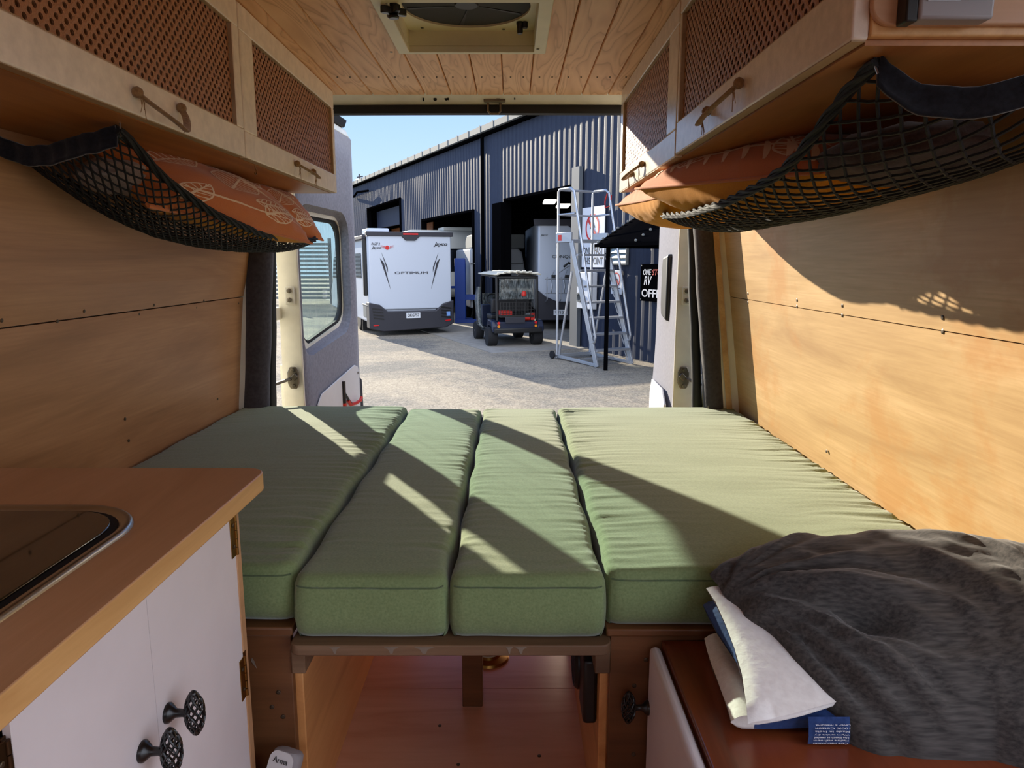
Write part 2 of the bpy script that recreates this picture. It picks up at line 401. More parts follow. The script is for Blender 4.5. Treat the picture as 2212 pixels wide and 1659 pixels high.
g = G(); q = [U(x,y,Y=2.51) for x,y in ((1054,218),(1054,240),(1060,246),(1076,246),(1081,240),(1081,218))]; g.tube(q, .004, 8); obj('door_striker', g, M['dirtysteel'], th, smooth=40)
g = G(); q0 = U(1045,216,Y=2.505); q1 = U(1092,216,Y=2.505); g.box(q0.x,q1.x,2.498,2.51,q0.z-.008,q0.z+.005); obj('striker_plate', g, M['dirtysteel'], th, bevel=.003)

# rear pillars: carpet roll and rubber seal
def column(pts, y0, r, z0, z1, mat, name, sgn):
    g = G(); n = 14; zs = [z0+(z1-z0)*i/24 for i in range(25)]
    def fn(i, j):
        z = z0+(z1-z0)*j; x = pts(z)+.004*mnoise.noise(V((z*7,i*2,3)))
        a = math.pi*2*i; return V((x+sgn*r[0]*math.cos(a), y0+r[1]*math.sin(a), z))
    g.grid(n, 25, fn, closed=True); return struct(name, g, mat, smooth=60)
def pxcol(a, b, Y):
    p, q = U(*a,Y=Y), U(*b,Y=Y); return lambda z: p.x+(q.x-p.x)*(z-p.z)/(q.z-p.z)
column(pxcol((560,545),(553,870),2.47), 2.475, (.046,.04), 0, 1.6, M['carpetd'], 'trim_4', 1)
column(pxcol((587,545),(588,870),2.52), 2.525, (.012,.02), 0, 1.6, M['rubber'], 'trim_5', 1)
column(pxcol((1521,500),(1543,870),2.47), 2.475, (.036,.04), 0, 1.6, M['carpetd'], 'trim_6', 1)
column(pxcol((1497,500),(1506,870),2.52), 2.525, (.018,.02), 0, 1.6, M['rubber'], 'trim_7', 1)
# body corner behind the pillars
g = G(); g.box(-1.06,-.885,2.45,2.56,-.1,1.66); struct('trim_8', g, M['vancream'])
g = G(); g.box(.69,.92,2.45,2.545,-.1,1.66); struct('trim_9', g, M['vancream'])
# ply edge strip on the right
g = G(); P0 = pxcol((1545,500),(1573,870),2.45)
g.grid(3, 22, lambda i,j: V((P0(j*1.6)+.02*(i-.5)+.0, 2.452, j*1.6))); g.grid(3, 22, lambda i,j: V((P0(j*1.6)+.02*(i-.5), 2.44, j*1.6))); struct('trim_10', g, M['wallR'])

# ------------------------------------------------------------------ rear doors
def rear_door(name, hin, hout, free_in, free_out, win, ztop, zbot=-.3):
    """slab door; hin/hout = inner and outer hinge corner (x,y), win = window outline in (s, z) or None"""
    hi, ho, fi, fo = [V((*p,0)) for p in (hin,hout,free_in,free_out)]
    def P(s, z, t): # s along the door 0..1, t 0 inner .. 1 outer
        a = hi.lerp(fi, s); b = ho.lerp(fo, s); p = a.lerp(b, t); return V((p.x, p.y, z))
    return P
dl = dict(hin=(-.795,2.675), hout=(-.875,2.68), free_in=(-.748,3.455), free_out=(-.83,3.46))
P1 = rear_door('door_1', win=None, ztop=1.64, **dl)
Lw = .775
def dw(y): return (y-2.675)/Lw
def window_loop(y0, y1, za0, za1, zb, r, n=8):
    """rounded outline; sill rises from za0 at the hinge to za1 at the free edge"""
    out = []
    for y, z in rrect(y0, y1, 0, 1, r, n): pass
    H = zb-za0
    for y, z in rrect(y0, y1, 0, H, r, n):
        f = z/H; k = (y-y0)/(y1-y0); out.append((dw(y), (za0+(za1-za0)*k)*(1-f)+zb*f))
    return out
def outer_for(loop, s0, s1, z0, z1):
    """project each loop point outward onto the door's rectangle"""
    cs = sum(p[0] for p in loop)/len(loop); cz = sum(p[1] for p in loop)/len(loop); out = []
    for s, z in loop:
        ds, dz = s-cs, z-cz; k = 1e9
        if ds > 1e-9: k = min(k, (s1-cs)/ds)
        if ds < -1e-9: k = min(k, (s0-cs)/ds)
        if dz > 1e-9: k = min(k, (z1-cz)/dz)
        if dz < -1e-9: k = min(k, (z0-cz)/dz)
        out.append((cs+ds*k, cz+dz*k))
    for c in ((s0,z0),(s1,z0),(s1,z1),(s0,z1)):
        i = min(range(len(out)), key=lambda q: abs(out[q][0]-c[0])/(s1-s0)+abs(out[q][1]-c[1])/(z1-z0)); out[i] = c
    return out
wo = window_loop(2.815,3.40,.685,.76,1.215,.10)     # daylight opening
wi = window_loop(2.705,3.375,.65,.715,1.25,.12)    # carpet edge
ol = outer_for(wi, 0, 1, -.28, 1.60)
g = G(); n = len(wi)
rows = [[P1(s,z,.98) for s,z in ol], [P1(s,z,.15) for s,z in ol]]
o2 = [((s-.5)*.97+.5, (z-.67)*.985+.67) for s,z in ol]; rows.append([P1(s,z,0) for s,z in o2])
for f in (.35,.7): rows.append([P1(a[0]+(b[0]-a[0])*f, a[1]+(b[1]-a[1])*f, -.06+.10*f+.04*mnoise.noise(V((a[0]*9,a[1]*9,f)))) for a,b in zip(o2,wi)])
rows.append([P1(s,z,.12) for s,z in wi]); rows.append([P1(s*.97+a*.03,z*.97+b*.03,.45) for (s,z),(a,b) in zip(wi,wo)]); rows.append([P1(s,z,.8) for s,z in wo]); rows.append([P1(s,z,.98) for s,z in wo])
for r in rows: g.v += [tuple(p) for p in r]
for k in range(len(rows)):
    a, b = k*n, ((k+1)%len(rows))*n
    for i in range(n):
        j = (i+1)%n; g.f.append([a+i,a+j,b+j,b+i]); g.m.append(0)
d1 = struct('door_1', g, M['carpet'], smooth=50)
g = G(); wp = lambda x,y,t: P1(x,y,t)
ws = [((s-.37)*.985+.37, (z-.94)*.985+.94) for s,z in wo]
wg = [((s-.37)*.93+.37, (z-.94)*.945+.94) for s,z in wo]
ring(g, [(a*.45+b*.55,c*.45+d*.55) for (a,c),(b,d) in zip(wi,wo)], wo, wp, .62, .7); obj('window_surround', g, M['vancream'], d1)
g = G(); ring(g, wo, wg, wp, .70, .9); obj('window_gasket', g, M['rubber'], d1)
g = G(); g.add([P1(s,z,.8) for s,z in ws], [tuple(range(n))]); wg_ = obj('window_pane', g, M['doorglass'], d1)
g = G(); g.prism([P1(0,-.28,1.0),P1(1,-.28,1.0),P1(1,.64,1.0),P1(0,.64,1.0)], (-.01,0,0)); g.prism([P1(0,1.26,1.0),P1(1,1.26,1.0),P1(1,1.625,1.0),P1(0,1.625,1.0)], (-.01,0,0)); obj('outer_skin', g, M['vancream'], d1)
g = G(); g.prism([P1(-.012,-.28,1),P1(-.012,-.28,-.02),P1(-.012,1.62,-.02),P1(-.012,1.62,1)], P1(.004,0,0)-P1(-.012,0,0)); obj('hinge_edge', g, M['vancream'], d1, bevel=.004)
g = G(); g.hexa([P1(.0,1.592,.05),P1(.98,1.592,.05),P1(.98,1.592,.95),P1(0,1.592,.95),P1(0,1.628,.2),P1(.95,1.628,.2),P1(.95,1.628,.95),P1(0,1.628,.95)]); obj('top_rail', g, M['vancream'], d1, bevel=.006)
g = G(); g.hexa([P1(0,1.629,.1),P1(.90,1.629,.1),P1(.90,1.629,1),P1(0,1.629,1),P1(0,1.664,.0),P1(.92,1.664,.0),P1(.92,1.664,1),P1(0,1.664,1)]); obj('top_trim', g, M['rubber'], d1, bevel=.004)
poly = [(.17,.18),(.17,.46),(.235,.495),(.86,.545),(.93,.53),(.955,.50),(.955,.18)]
g = G(); g.prism([P1(s,z,-.07) for s,z in poly], (-.006,0,0)); lp = obj('lower_panel', g, M['whitepl'], d1, bevel=.003)
for s,z in ((.20,.44),(.92,.50)): screw(P1(s,z,-.08), (1,0,0), lp, .006)
g = G(); q = P1(.62,.47,-.09); g.tube([P1(.60,.50,-.12),P1(.60,.46,-.12),P1(.60,.40,-.12)], .009, 8); g.tube([P1(.60,.45,-.13),P1(.67,.40,-.2),P1(.70,.385,-.22)], .006, 8); hk = obj('storage_hook', g, M['black'], d1, smooth=50)
g = G(); g.tube([P1(.60,.40,-.12),P1(.60,.36,-.13)], .010, 8); g.tube([P1(.66,.405,-.17),P1(.70,.378,-.2),P1(.78,.372,-.28),P1(.86,.374,-.34),P1(.875,.388,-.36)], .008, 8); obj('hook_sleeve', g, M['red'], hk, smooth=50)
g = G(); g.hexa([P1(1.0,-.1,-.1),P1(1.07,-.1,-.1),P1(1.07,-.1,.9),P1(1,-.1,.9),P1(1.0,.47,.0),P1(1.035,.46,-.05),P1(1.035,.46,.9),P1(1,.47,.9)]); obj('bumper_trim', g, M['mhdark'], d1, bevel=.02, seg=3)
# right door
dr = dict(hin=(.615,2.65), hout=(.69,2.655), free_in=(.702,3.45), free_out=(.78,3.46))
P2 = rear_door('door_2', win=None, ztop=1.64, **dr)
def bulge(s,z): return -.12*math.exp(-((z-.62)/.18)**2)*math.sin(math.pi*min(1,max(0,s)))+.05*mnoise.noise(V((s*4,z*5,1)))-.25*math.exp(-((z-.25)/.25)**2)*s
g = G()
def fn(i, j):
    z = -.28+1.9*j; s = i
    return P2(s, z, bulge(s,z)*1.0)
g.grid(16, 44, fn); g.grid(2, 44, lambda i,j: P2(i, -.28+1.9*j, 1)); g.grid(2,44, lambda i,j: P2(1, -.28+1.9*j, bulge(1,-.28+1.9*j) if i < .5 else 1.)); g.grid(2,44, lambda i,j: P2(0, -.28+1.9*j, bulge(0,-.28+1.9*j) if i < .5 else 1.))
d2 = struct('door_2', g, M['carpet'], smooth=60)
g = G(); g.prism([P2(-.012,-.28,1),P2(-.012,-.28,-.06),P2(-.012,1.62,-.06),P2(-.012,1.62,1)], P2(.004,0,0)-P2(-.012,0,0)); obj('hinge_edge', g, M['vancream'], d2, bevel=.004)
g = G(); fr = [P2(s,z,-.25) for s,z in ((.30,.79),(.52,.80),(.56,.84),(.56,1.00),(.52,1.05),(.30,1.06))]; g.prism(fr, (.05,0,0)); obj('grab_handle', g, M['black'], d2, bevel=.012, seg=3)
g = G(); g.prism([P2(s,z,-.42+.1*s) for s,z in ((.08,.0),(.97,.0),(.97,.40),(.85,.48),(.25,.52),(.08,.48))], (.01,0,0)); obj('lower_panel', g, M['whitepl'], d2, bevel=.003)
# hinges and check straps on the door edges
def hinge_plate(P, d, zc, sgn):
    g = G(); a = P(-.018,zc-.034,.18); b = P(-.018,zc+.034,.62)
    g.box(min(a.x,b.x),max(a.x,b.x),a.y-.006,a.y+.004,a.z,b.z); h = obj('hinge', g, M['vancream'], d, bevel=.004)
    for dz in (-.016,.018):
        g = G(); g.lathe([(.009,0),(.009,.006),(.005,.008)], V(((a.x+b.x)/2,a.y-.006,zc+dz)), (0,-1,0), 8); obj('bolt', g, M['dirtysteel'], h)
def check(P, d, zc, sgn):
    g = G(); c = P(-.02,zc,.42)
    g.prism([(c.x+dx,c.y,c.z+dz) for dx,dz in ((-.022,-.02),(-.012,-.042),(.012,-.042),(.022,-.02),(.022,.02),(.012,.042),(-.012,.042),(-.022,.02))], (0,-.008,0)); h = obj('check_strap', g, M['dirtysteel'], d, bevel=.004)
    g = G(); g.beam((c.x,c.y,c.z), (c.x-sgn*.05,c.y-.09,c.z-.012), .016, .010); g.beam((c.x,c.y-.012,c.z+.012),(c.x+sgn*.014,c.y-.012,c.z-.002),.02,.024); obj('strap_arm', g, M['dirtysteel'], h, bevel=.003)
    for dz in (-.03,.03):
        g = G(); g.lathe([(.007,0),(.007,.006),(.004,.007)], (c.x,c.y-.008,c.z+dz), (0,-1,0), 8); obj('bolt', g, M['dirtysteel'], h)
hinge_plate(P1,d1,.905,1); obj('hinge_arm', G().box(-.90,-.865,2.545,2.69,.815,.862), M['vancream'], d1, bevel=.006); check(P1,d1,.595,1)
hinge_plate(P2,d2,.905,-1); check(P2,d2,.60,-1)

# ================================================================== OVERHEAD CABINETS
def ridge(g): return g
def rope_handle(door, X, sgn, a, b, sag, fray=True):
    random.seed(5)
    """flat jute loop knotted through two holes; a, b = (y, z)"""
    pts = []
    for i in range(25):
        t = i/24; y = a[0]+(b[0]-a[0])*t; z = a[1]+(b[1]-a[1])*t
        d = max(0,math.sin(math.pi*t))**.6; pts.append(V((X+sgn*(.006+.034*d), y+.014*math.sin(2*math.pi*t)+.006*d, z-sag*d*(1-.15*math.cos(math.pi*t)))))
    g = G(); g.tube(pts, .0062, 8, flat=.45)
    for y, z, e in ((*a,-1),(*b,1)):
        g.lathe([(.004,-.002),(.008,.003),(.009,.008),(.006,.013),(.002,.015)], (X,y,z), (sgn,0,0), 10)
        for k in range(5):
            q = V((X+sgn*.010,y,z)); g.tube([q, q+V((sgn*.004, random.uniform(-.006,.006), -.012)), q+V((sgn*.002, random.uniform(-.012,.012), -.03+random.uniform(-.012,.01)))], .0006, 4)
    obj('rope_handle', g, M['jute'], door, smooth=60)
def door_leaf(cab, X, sgn, y0, y1, z0, z1, ry0, ry1, rz0, rz1, mat, handle, t=.018):
    """framed cane door; sgn = direction the face looks along X"""
    g = G(); xb = X-sgn*t; x0, x1 = min(X,xb), max(X,xb)
    g.box(x0,x1,y0,y1,rz1,z1); g.box(x0,x1,y0,y1,z0,rz0); g.box(x0,x1,y0,ry0,rz0,rz1); g.box(x0,x1,ry1,y1,rz0,rz1)
    d = obj('door', g, mat, cab, bevel=.0025)
    g = G(); e = .0015; xi0, xi1 = (xb+.001, X-.002) if sgn > 0 else (X+.002, xb-.001)
    for a in ((ry0,ry0+e,rz0,rz1),(ry1-e,ry1,rz0,rz1),(ry0,ry1,rz0,rz0+e),(ry0,ry1,rz1-e,rz1)): g.box(xi0,xi1,*a)
    g.box(xi0,xi1,y0+.004,y1-.004,z0-.0012,z0+.0002)
    obj('ply_edge', g, M['rim'], d)
    xc = X-sgn*.010
    g = G(); g.box(xc-.001,xc+.001,ry0-.006,ry1+.006,rz0-.006,rz1+.006); obj('cane_panel', g, M['cane'], d)
    if handle: rope_handle(d, X, sgn, *handle)
    return d
cabL = thing('overhead_cabinet', (-.72,1.4,1.25), 'cream overhead cabinet with cane doors along the left wall', 'cabinet')
g = G(); g.box(-.857,-.594,.2,2.40,1.250,1.264); obj('bottom_panel', g, M['under'], cabL)
obj('end_panel', G().box(-.80,-.594,2.385,2.40,1.264,1.57), M['cream'], cabL); obj('divider', G().box(-.80,-.594,1.585,1.60,1.264,1.57), M['cream'], cabL)
door_leaf(cabL, -.575, 1, .45, 1.594, 1.252, 1.568, .55, 1.56, 1.311, 1.514, M['cream'], ((1.137,1.283),(1.283,1.290),.044))
door_leaf(cabL, -.575, 1, 1.601, 2.405, 1.252, 1.568, 1.676, 2.380, 1.308, 1.514, M['cream'], ((1.95,1.285),(2.105,1.283),.024))
g = G(); a = U(551,358,Z=1.25); g.tube([a+V((0,0,0)), a+V((0,0,-.006))]+[a+V((.0,.007*math.sin(t),-.013+.007*math.cos(t))) for t in [math.radians(k) for k in range(0,260,20)]], .0012, 6); obj('cup_hook', g, M['brass'], cabL, smooth=60)
cabR = thing('overhead_cabinet', (.53,1.6,1.25), 'cream overhead cabinet with cane doors and birch end, right wall', 'cabinet')
g = G(); g.box(.368,.696,.79,2.385,1.252,1.266); obj('bottom_panel', g, M['under'], cabR)
obj('end_panel', G().box(.368,.64,2.37,2.385,1.266,1.57), M['creamr'], cabR); obj('divider', G().box(.368,.64,1.583,1.598,1.266,1.57), M['creamr'], cabR)
door_leaf(cabR, .350, -1, .782, 1.582, 1.256, 1.568, .86, 1.569, 1.321, 1.535, M['creamr'], ((1.136,1.296),(1.315,1.291),.036))
door_leaf(cabR, .350, -1, 1.590, 2.392, 1.252, 1.568, 1.683, 2.345, 1.310, 1.522, M['creamr'], ((1.95,1.284),(2.12,1.278),.024))
g = G(); g.prism([(x,.779,z) for x,z in ((.368,1.258),(prof(PR,1.258)-.002,1.258),(prof(PR,1.57)-.002,1.57),(.368,1.57))], (0,.011,0)); ep = obj('end_panel', g, M['edge'], cabR, bevel=.002)
g = G(); g.prism([(x,.779,z) for x,z in rrect(.364,.615,1.2665,1.568,.02,5) if True], (0,-.008,0)); obj('end_overlay', g, M['birch'], cabR, bevel=.002)
# heater controller on the end panel
c0 = U(1962,72,Y=.752); hc = thing('heater_controller', (.45,.771,1.30), 'grey heater controller with screen and dial on the birch panel', 'controller')
xa, za = .4005, 1.2655
g = G(); g.box(xa,xa+.0735,.749,.771,za,za+.11); obj('body', g, M['devgrey'], hc, bevel=.003)
g = G(); g.box(xa+.0065,xa+.038,.7475,.7495,za+.016,za+.08); obj('screen', g, M['lcd'], hc)
g = G(); g.lathe([(.0185,0),(.0185,.004),(.016,.006),(.0155,.014),(.013,.016)], (xa+.054,.7493,za+.036), (0,-1,0), 32); obj('dial', g, M['black'], hc, smooth=40)
g = G(); g.lathe([(.0125,0),(.0125,.0012)], (xa+.054,.7333,za+.036), (0,-1,0), 28); obj('dial_cap', g, M['mhdark'], hc, smooth=40)
g = G(); g.box(xa-.012,xa,.751,.771,za-.002,za+.11); obj('side_cover', g, M['black'], hc, bevel=.002)

# ================================================================== ROOF VENT
rv = thing('roof_vent', (-.10,1.74,1.555), 'square cream roof vent with round dark fan mesh in the ceiling', 'roof vent')
xo0, xo1, yo0, yo1 = -.291, .086, 1.545, 1.945; xi0, xi1, yi0, yi1 = -.262, .056, 1.578, 1.928
g = G()
ring(g, rrect(xo0,xo1,yo0,yo1,.006,3), rrect(xi0,xi1,yi0,yi1,.004,3), lambda x,y,t: V((x,y,t)), 1.556, 1.572); obj('frame', g, M['ventcream'], rv, bevel=.002)
g = G()
ring(g, rrect(xi0-.004,xi1+.004,yi0-.004,yi1+.004,.004,3), rrect(xi0,xi1,yi0,yi1,.004,3), lambda x,y,t: V((x,y,t)), 1.5722, 1.625)
obj('recess', g, M['ventcream'], rv)
fcx, fcy, fr_ = -.105, 1.755, .148
g = G(); n = 48
cir = [(fcx+fr_*math.cos(2*math.pi*k/n), fcy+fr_*math.sin(2*math.pi*k/n)) for k in range(n)]
sq = []
for x, y in cir:
    dx, dy = x-fcx, y-fcy; k = min(((xi1+.004-fcx) if dx > 0 else (fcx-xi0+.004))/max(abs(dx),1e-6), ((yi1+.004-fcy) if dy > 0 else (fcy-yi0+.004))/max(abs(dy),1e-6)); sq.append((fcx+dx*k, fcy+dy*k))
ring(g, sq, cir, lambda x,y,t: V((x,y,t)), 1.607, 1.622); obj('fan_plate', g, M['ventcream'], rv)
g = G(); g.lathe([(fr_+.003,0),(fr_+.003,.002)], (fcx,fcy,1.612), (0,0,1), 48); fm = obj('fan_mesh', g, M['fanmesh'], rv)
g = G(); g.lathe([(.028,0),(.026,-.003)], (fcx,fcy,1.612), (0,0,1), 24)
for k in range(5):
    a = 2*math.pi*k/5+.3; g.prism([V((fcx+.03*math.cos(a),fcy+.03*math.sin(a),1.6115)), V((fcx+.14*math.cos(a+.12),fcy+.14*math.sin(a+.12),1.6115)), V((fcx+.14*math.cos(a+.2),fcy+.14*math.sin(a+.2),1.6115))], (0,0,-.001))
obj('fan_blades', g, M['mhdark'], fm)
g = G(); kc = U(850,24,Z=1.548)
star = []
for k in range(40):
    a = 2*math.pi*k/40; r = .020+.009*math.cos(4*a); star.append((kc.x+r*math.cos(a+.5), kc.y+r*math.sin(a+.5), 1.541))
g.prism(star, (0,0,.014)); g.lathe([(.009,0),(.012,-.004),(.011,-.008)], (kc.x,kc.y,1.541), (0,0,1), 16); g.lathe([(.008,0),(.008,.05)], (kc.x,kc.y,1.555), (0,0,1), 12); obj('crank_knob', g, M['satin'], rv, bevel=.002)
for px, py in ((1134,48),(1123,60)):
    c = U(px,py,Y=1.86); g = G(); g.lathe([(.006,-.014),(.0075,-.010),(.0075,.006),(.009,.008),(.008,.02)], c, (0,0,1), 16); obj('latch_pin', g, M['satin'], rv, smooth=40)
for px, py in ((845,112),(1162,106),(912,60),(1088,63)):
    c = U(px,py,Z=1.5555 if py > 100 else 1.6065); screw(c, (0,0,-1), rv, .004, 'dirtysteel')

# ================================================================== SEAT CUSHIONS (green)
def seat_cushion(name, x0, x1, y0, y1, z0, z1, label, seed, crease=(1,1), n=(46,190), far_round=0):
    """foam slab in a stretched cover: crowned top, rounded sides, gathers running in from the long seams"""
    w = x1-x0; L = y1-y0; h = z1-z0; root = thing(name, ((x0+x1)/2,(y0+y1)/2,z0), label, 'seat cushion', 'sage green bed cushions')
    r = .018
    def top(i, j):
        a = i; b = j
        x = x0+w*a; y = y0+L*b
        dx = min(x-x0, x1-x); dy = min(y-y0, y1-y)
        e = lambda d: (1-max(0,1-d/r)**2)**.5 if d < r else 1
        z = z1-r+r*e(max(dx,0))*e(max(dy,0)) 
        z += .007*(1-(2*a-1)**4)*(1-(2*b-1)**4)
        side = (1 if x-x0 < x1-x else 0)
        gm = (crease[0] if side else crease[1])*math.exp(-max(dx-.004,0)/(.085 if w > .4 else .055))
        k = mnoise.noise(V((x*3.0+seed, y*58+seed*3+1.6*mnoise.noise(V((x*8,y*5,seed))), seed)))+.5*mnoise.noise(V((x*5+seed,y*105,seed+9)))
        z += gm*.0075*k*min(1,dx/.012) + .0015*mnoise.noise(V((x*6,y*9,seed)))
        pin = .006*math.sin(y*23+seed)*math.exp(-dx/.03)*(1 if side else -1)*.5
        if far_round and y1-y < .10 and side == 0 and far_round > 0:
            pass
        px_, py_ = x+pin, y+.006*math.exp(-dy/.03)*mnoise.noise(V((x*9,b*3,seed)))
        rc = .026
        if dx < rc and dy < rc and max(rc-dx,rc-dy) > 0:
            ux, uy = (rc-dx)/rc, (rc-dy)/rc; l = math.hypot(ux,uy); m_ = max(ux,uy)
            if l > 1e-6:
                k_ = m_/l; sx_ = 1 if x-x0 < x1-x else -1; sy_ = 1 if y-y0 < y1-y else -1
                px_ += sx_*rc*ux*(1-k_); py_ += sy_*rc*uy*(1-k_)
        return V((px_, py_, z))
    # denser sampling near the edges
    def warp(t): return t
    xs = [0,.004/w,.010/w,.018/w]; xs = xs+[.018/w+(1-.036/w)*k/n[0] for k in range(1,n[0])]+[1-t for t in xs[::-1]]
    ys = [0,.004/L,.010/L,.018/L]; ys = ys+[.018/L+(1-.036/L)*k/n[1] for k in range(1,n[1])]+[1-t for t in ys[::-1]]
    nu, nv = len(xs), len(ys); g = G()
    T = [[top(xs[i],ys[j]) for j in range(nv)] for i in range(nu)]
    g.add([T[i][j] for i in range(nu) for j in range(nv)], [(i*nv+j,(i+1)*nv+j,(i+1)*nv+j+1,i*nv+j+1) for i in range(nu-1) for j in range(nv-1)])
    # sides
    loop = [(i,0) for i in range(nu)]+[(nu-1,j) for j in range(1,nv)]+[(i,nv-1) for i in range(nu-2,-1,-1)]+[(0,j) for j in range(nv-2,0,-1)]
    cx, cy = (x0+x1)/2, (y0+y1)/2; rowsn = 7; base = len(g.v); m = len(loop)
    for k in range(1, rowsn+1):
        f = k/rowsn
        for (i,j) in loop:
            p = T[i][j]; bl = .010*math.sin(math.pi*f)-.008*max(0,f-.85)/.15
            ex = -1 if i == 0 else 1 if i == nu-1 else 0; ey = -1 if j == 0 else 1 if j == nv-1 else 0
            g.v.append((p.x+ex*bl*.3, p.y+ey*bl+(.0015*mnoise.noise(V((p.x*14,f*5,seed))) if ey else 0), (p.z)+(z0-p.z)*f))
    for k in range(rowsn):
        for q in range(m):
            q2 = (q+1)%m
            A = (loop[q][0]*nv+loop[q][1]) if k == 0 else base+(k-1)*m+q; B = (loop[q2][0]*nv+loop[q2][1]) if k == 0 else base+(k-1)*m+q2
            g.f.append([A,B,base+k*m+q2,base+k*m+q]); g.m.append(0)
    g.f.append([base+(rowsn-1)*m+q for q in range(m)]); g.m.append(0)
    obj('cover', g, M['green'], root, smooth=70)
    def edge_pts(dz, inset, lo=.0):
        pts = []
        for (i,j) in loop:
            p = T[i][j]; ex = -1 if i == 0 else 1 if i == nu-1 else 0; ey = -1 if j == 0 else 1 if j == nv-1 else 0
            pts.append(V((p.x, p.y, p.z)))
        return pts
    g = G(); g.tube([T[i][0]+V((0,-.0006,.000)) for i in range(nu)], .0014, 6); obj('seam', g, M['greenpipe'], root, smooth=60)
    return root
seat_cushion('seat_cushion', -.960, -.371, 1.130, 2.49, .422, .523, 'wide green cushion along the left wall, behind the kitchen worktop', 3, (.3,1.0))
seat_cushion('seat_cushion', -.365, -.110, 1.105, 2.485, .404, .5135, 'narrow green cushion, second from the left wall', 11, (.35,.5), (26,190))
seat_cushion('seat_cushion', -.102, .155, 1.105, 2.49, .404, .5135, 'narrow green cushion, third from the left, over the table leg', 23, (.6,.5), (26,190))
seat_cushion('seat_cushion', .162, .790, 1.120, 2.49, .418, .519, 'wide sunlit green cushion along the right wall beside the grey pillow', 41, (.9,1.0))

# ================================================================== BENCHES, BOARD, LEG
bl = thing('bench_box', (-.67,1.8,0), 'brown plywood bench box under the left green cushion', 'bench')
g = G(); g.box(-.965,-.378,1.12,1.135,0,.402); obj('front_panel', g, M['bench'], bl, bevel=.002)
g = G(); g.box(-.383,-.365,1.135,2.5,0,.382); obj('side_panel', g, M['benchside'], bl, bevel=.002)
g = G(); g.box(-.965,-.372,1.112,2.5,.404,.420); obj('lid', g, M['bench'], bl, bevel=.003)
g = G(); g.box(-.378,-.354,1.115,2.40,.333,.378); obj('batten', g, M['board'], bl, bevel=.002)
for px, py in ((588,1527),(612,1548),(602,1495)): screw(U(px,py,Y=1.12), (0,-1,0), bl, .004)
g = G(); p = U(545,1432,Y=1.1195); g.prism([p+V((0,0,.009)),p+V((.004,0,.003)),p+V((.007,0,-.01)),p+V((.003,0,-.004)),p+V((-.002,0,.004))], (0,-.0008,0)); obj('paint_smear', g, M['plaster'], bl)
br = thing('bench_box', (.48,1.8,0), 'brown plywood bench box under the right green cushion', 'bench')
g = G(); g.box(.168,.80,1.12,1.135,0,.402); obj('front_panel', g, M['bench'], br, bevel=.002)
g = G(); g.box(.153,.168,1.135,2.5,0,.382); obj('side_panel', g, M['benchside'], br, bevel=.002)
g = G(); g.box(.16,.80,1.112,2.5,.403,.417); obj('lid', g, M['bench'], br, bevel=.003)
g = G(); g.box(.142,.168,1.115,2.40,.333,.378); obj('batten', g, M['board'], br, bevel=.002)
for px, py in ((1395,1425),(1370,1481),(1368,1629)): screw(U(px,py,Y=1.12), (0,-1,0), br, .004)
g = G(); a = U(1242,1450,Z=.25); vc = V((.153,1.275,.262))
g.lathe([(.052,0),(.052,.028),(.046,.034),(.043,.034),(.041,.020),(0,.020)], vc, (-1,0,0), 32); hv = obj('heater_outlet', g, M['black'], br, smooth=40)
g = G()
for k in range(-3,4): h = (.042**2-(k*.012)**2)**.5; g.box(.119,.131,vc.y+k*.012-.0012,vc.y+k*.012+.0012,vc.z-h,vc.z+h)
obj('grille', g, M['satin'], hv)
g = G(); g.box(.128,.153,1.16,1.235,.205,.33); obj('outlet_mount', g, M['black'], hv, bevel=.006)
bd = thing('bed_board', (-.105,1.75,0), 'worn plywood bed board bridging the two benches on one leg', 'bed board')
out = rrect(-.371,.166,1.085,2.46,.018,5); g = G(); g.prism([(x,y,.384) for x,y in out], (0,0,.0185)); bb = obj('top', g, M['board'], bd, bevel=.002)
for px, w in ((722,.012),(844,.016),(915,.022),(1100,.008),(1125,.013)):
    p = V((U(px,1392,Y=1.0845).x,1.0848,.396)); g = G(); g.prism([p+V((-w*.7,0,.004)),p+V((w*.8,0,.0045)),p+V((w*.3,0,.0)),p+V((w*.15,0,-.008)),p+V((-w*.1,0,-.007)),p+V((-w*.3,0,.0005))], (0,-.0006,0)); obj('paint_smear', g, M['plaster'], bd)
g = G(); g.box(-.116,-.069,1.512,1.557,0,.380); obj('leg', g, M['bench'], bd, bevel=.002)
ts = tag(obj('table_socket', G().lathe([(.055,0),(.052,.006),(.034,.010),(.030,.016),(.024,.016),(.022,.003)], (-.062,1.725,0), (0,0,1), 32), M['brass'], smooth=40), 'round brass table socket on the floor behind the board leg', 'socket')

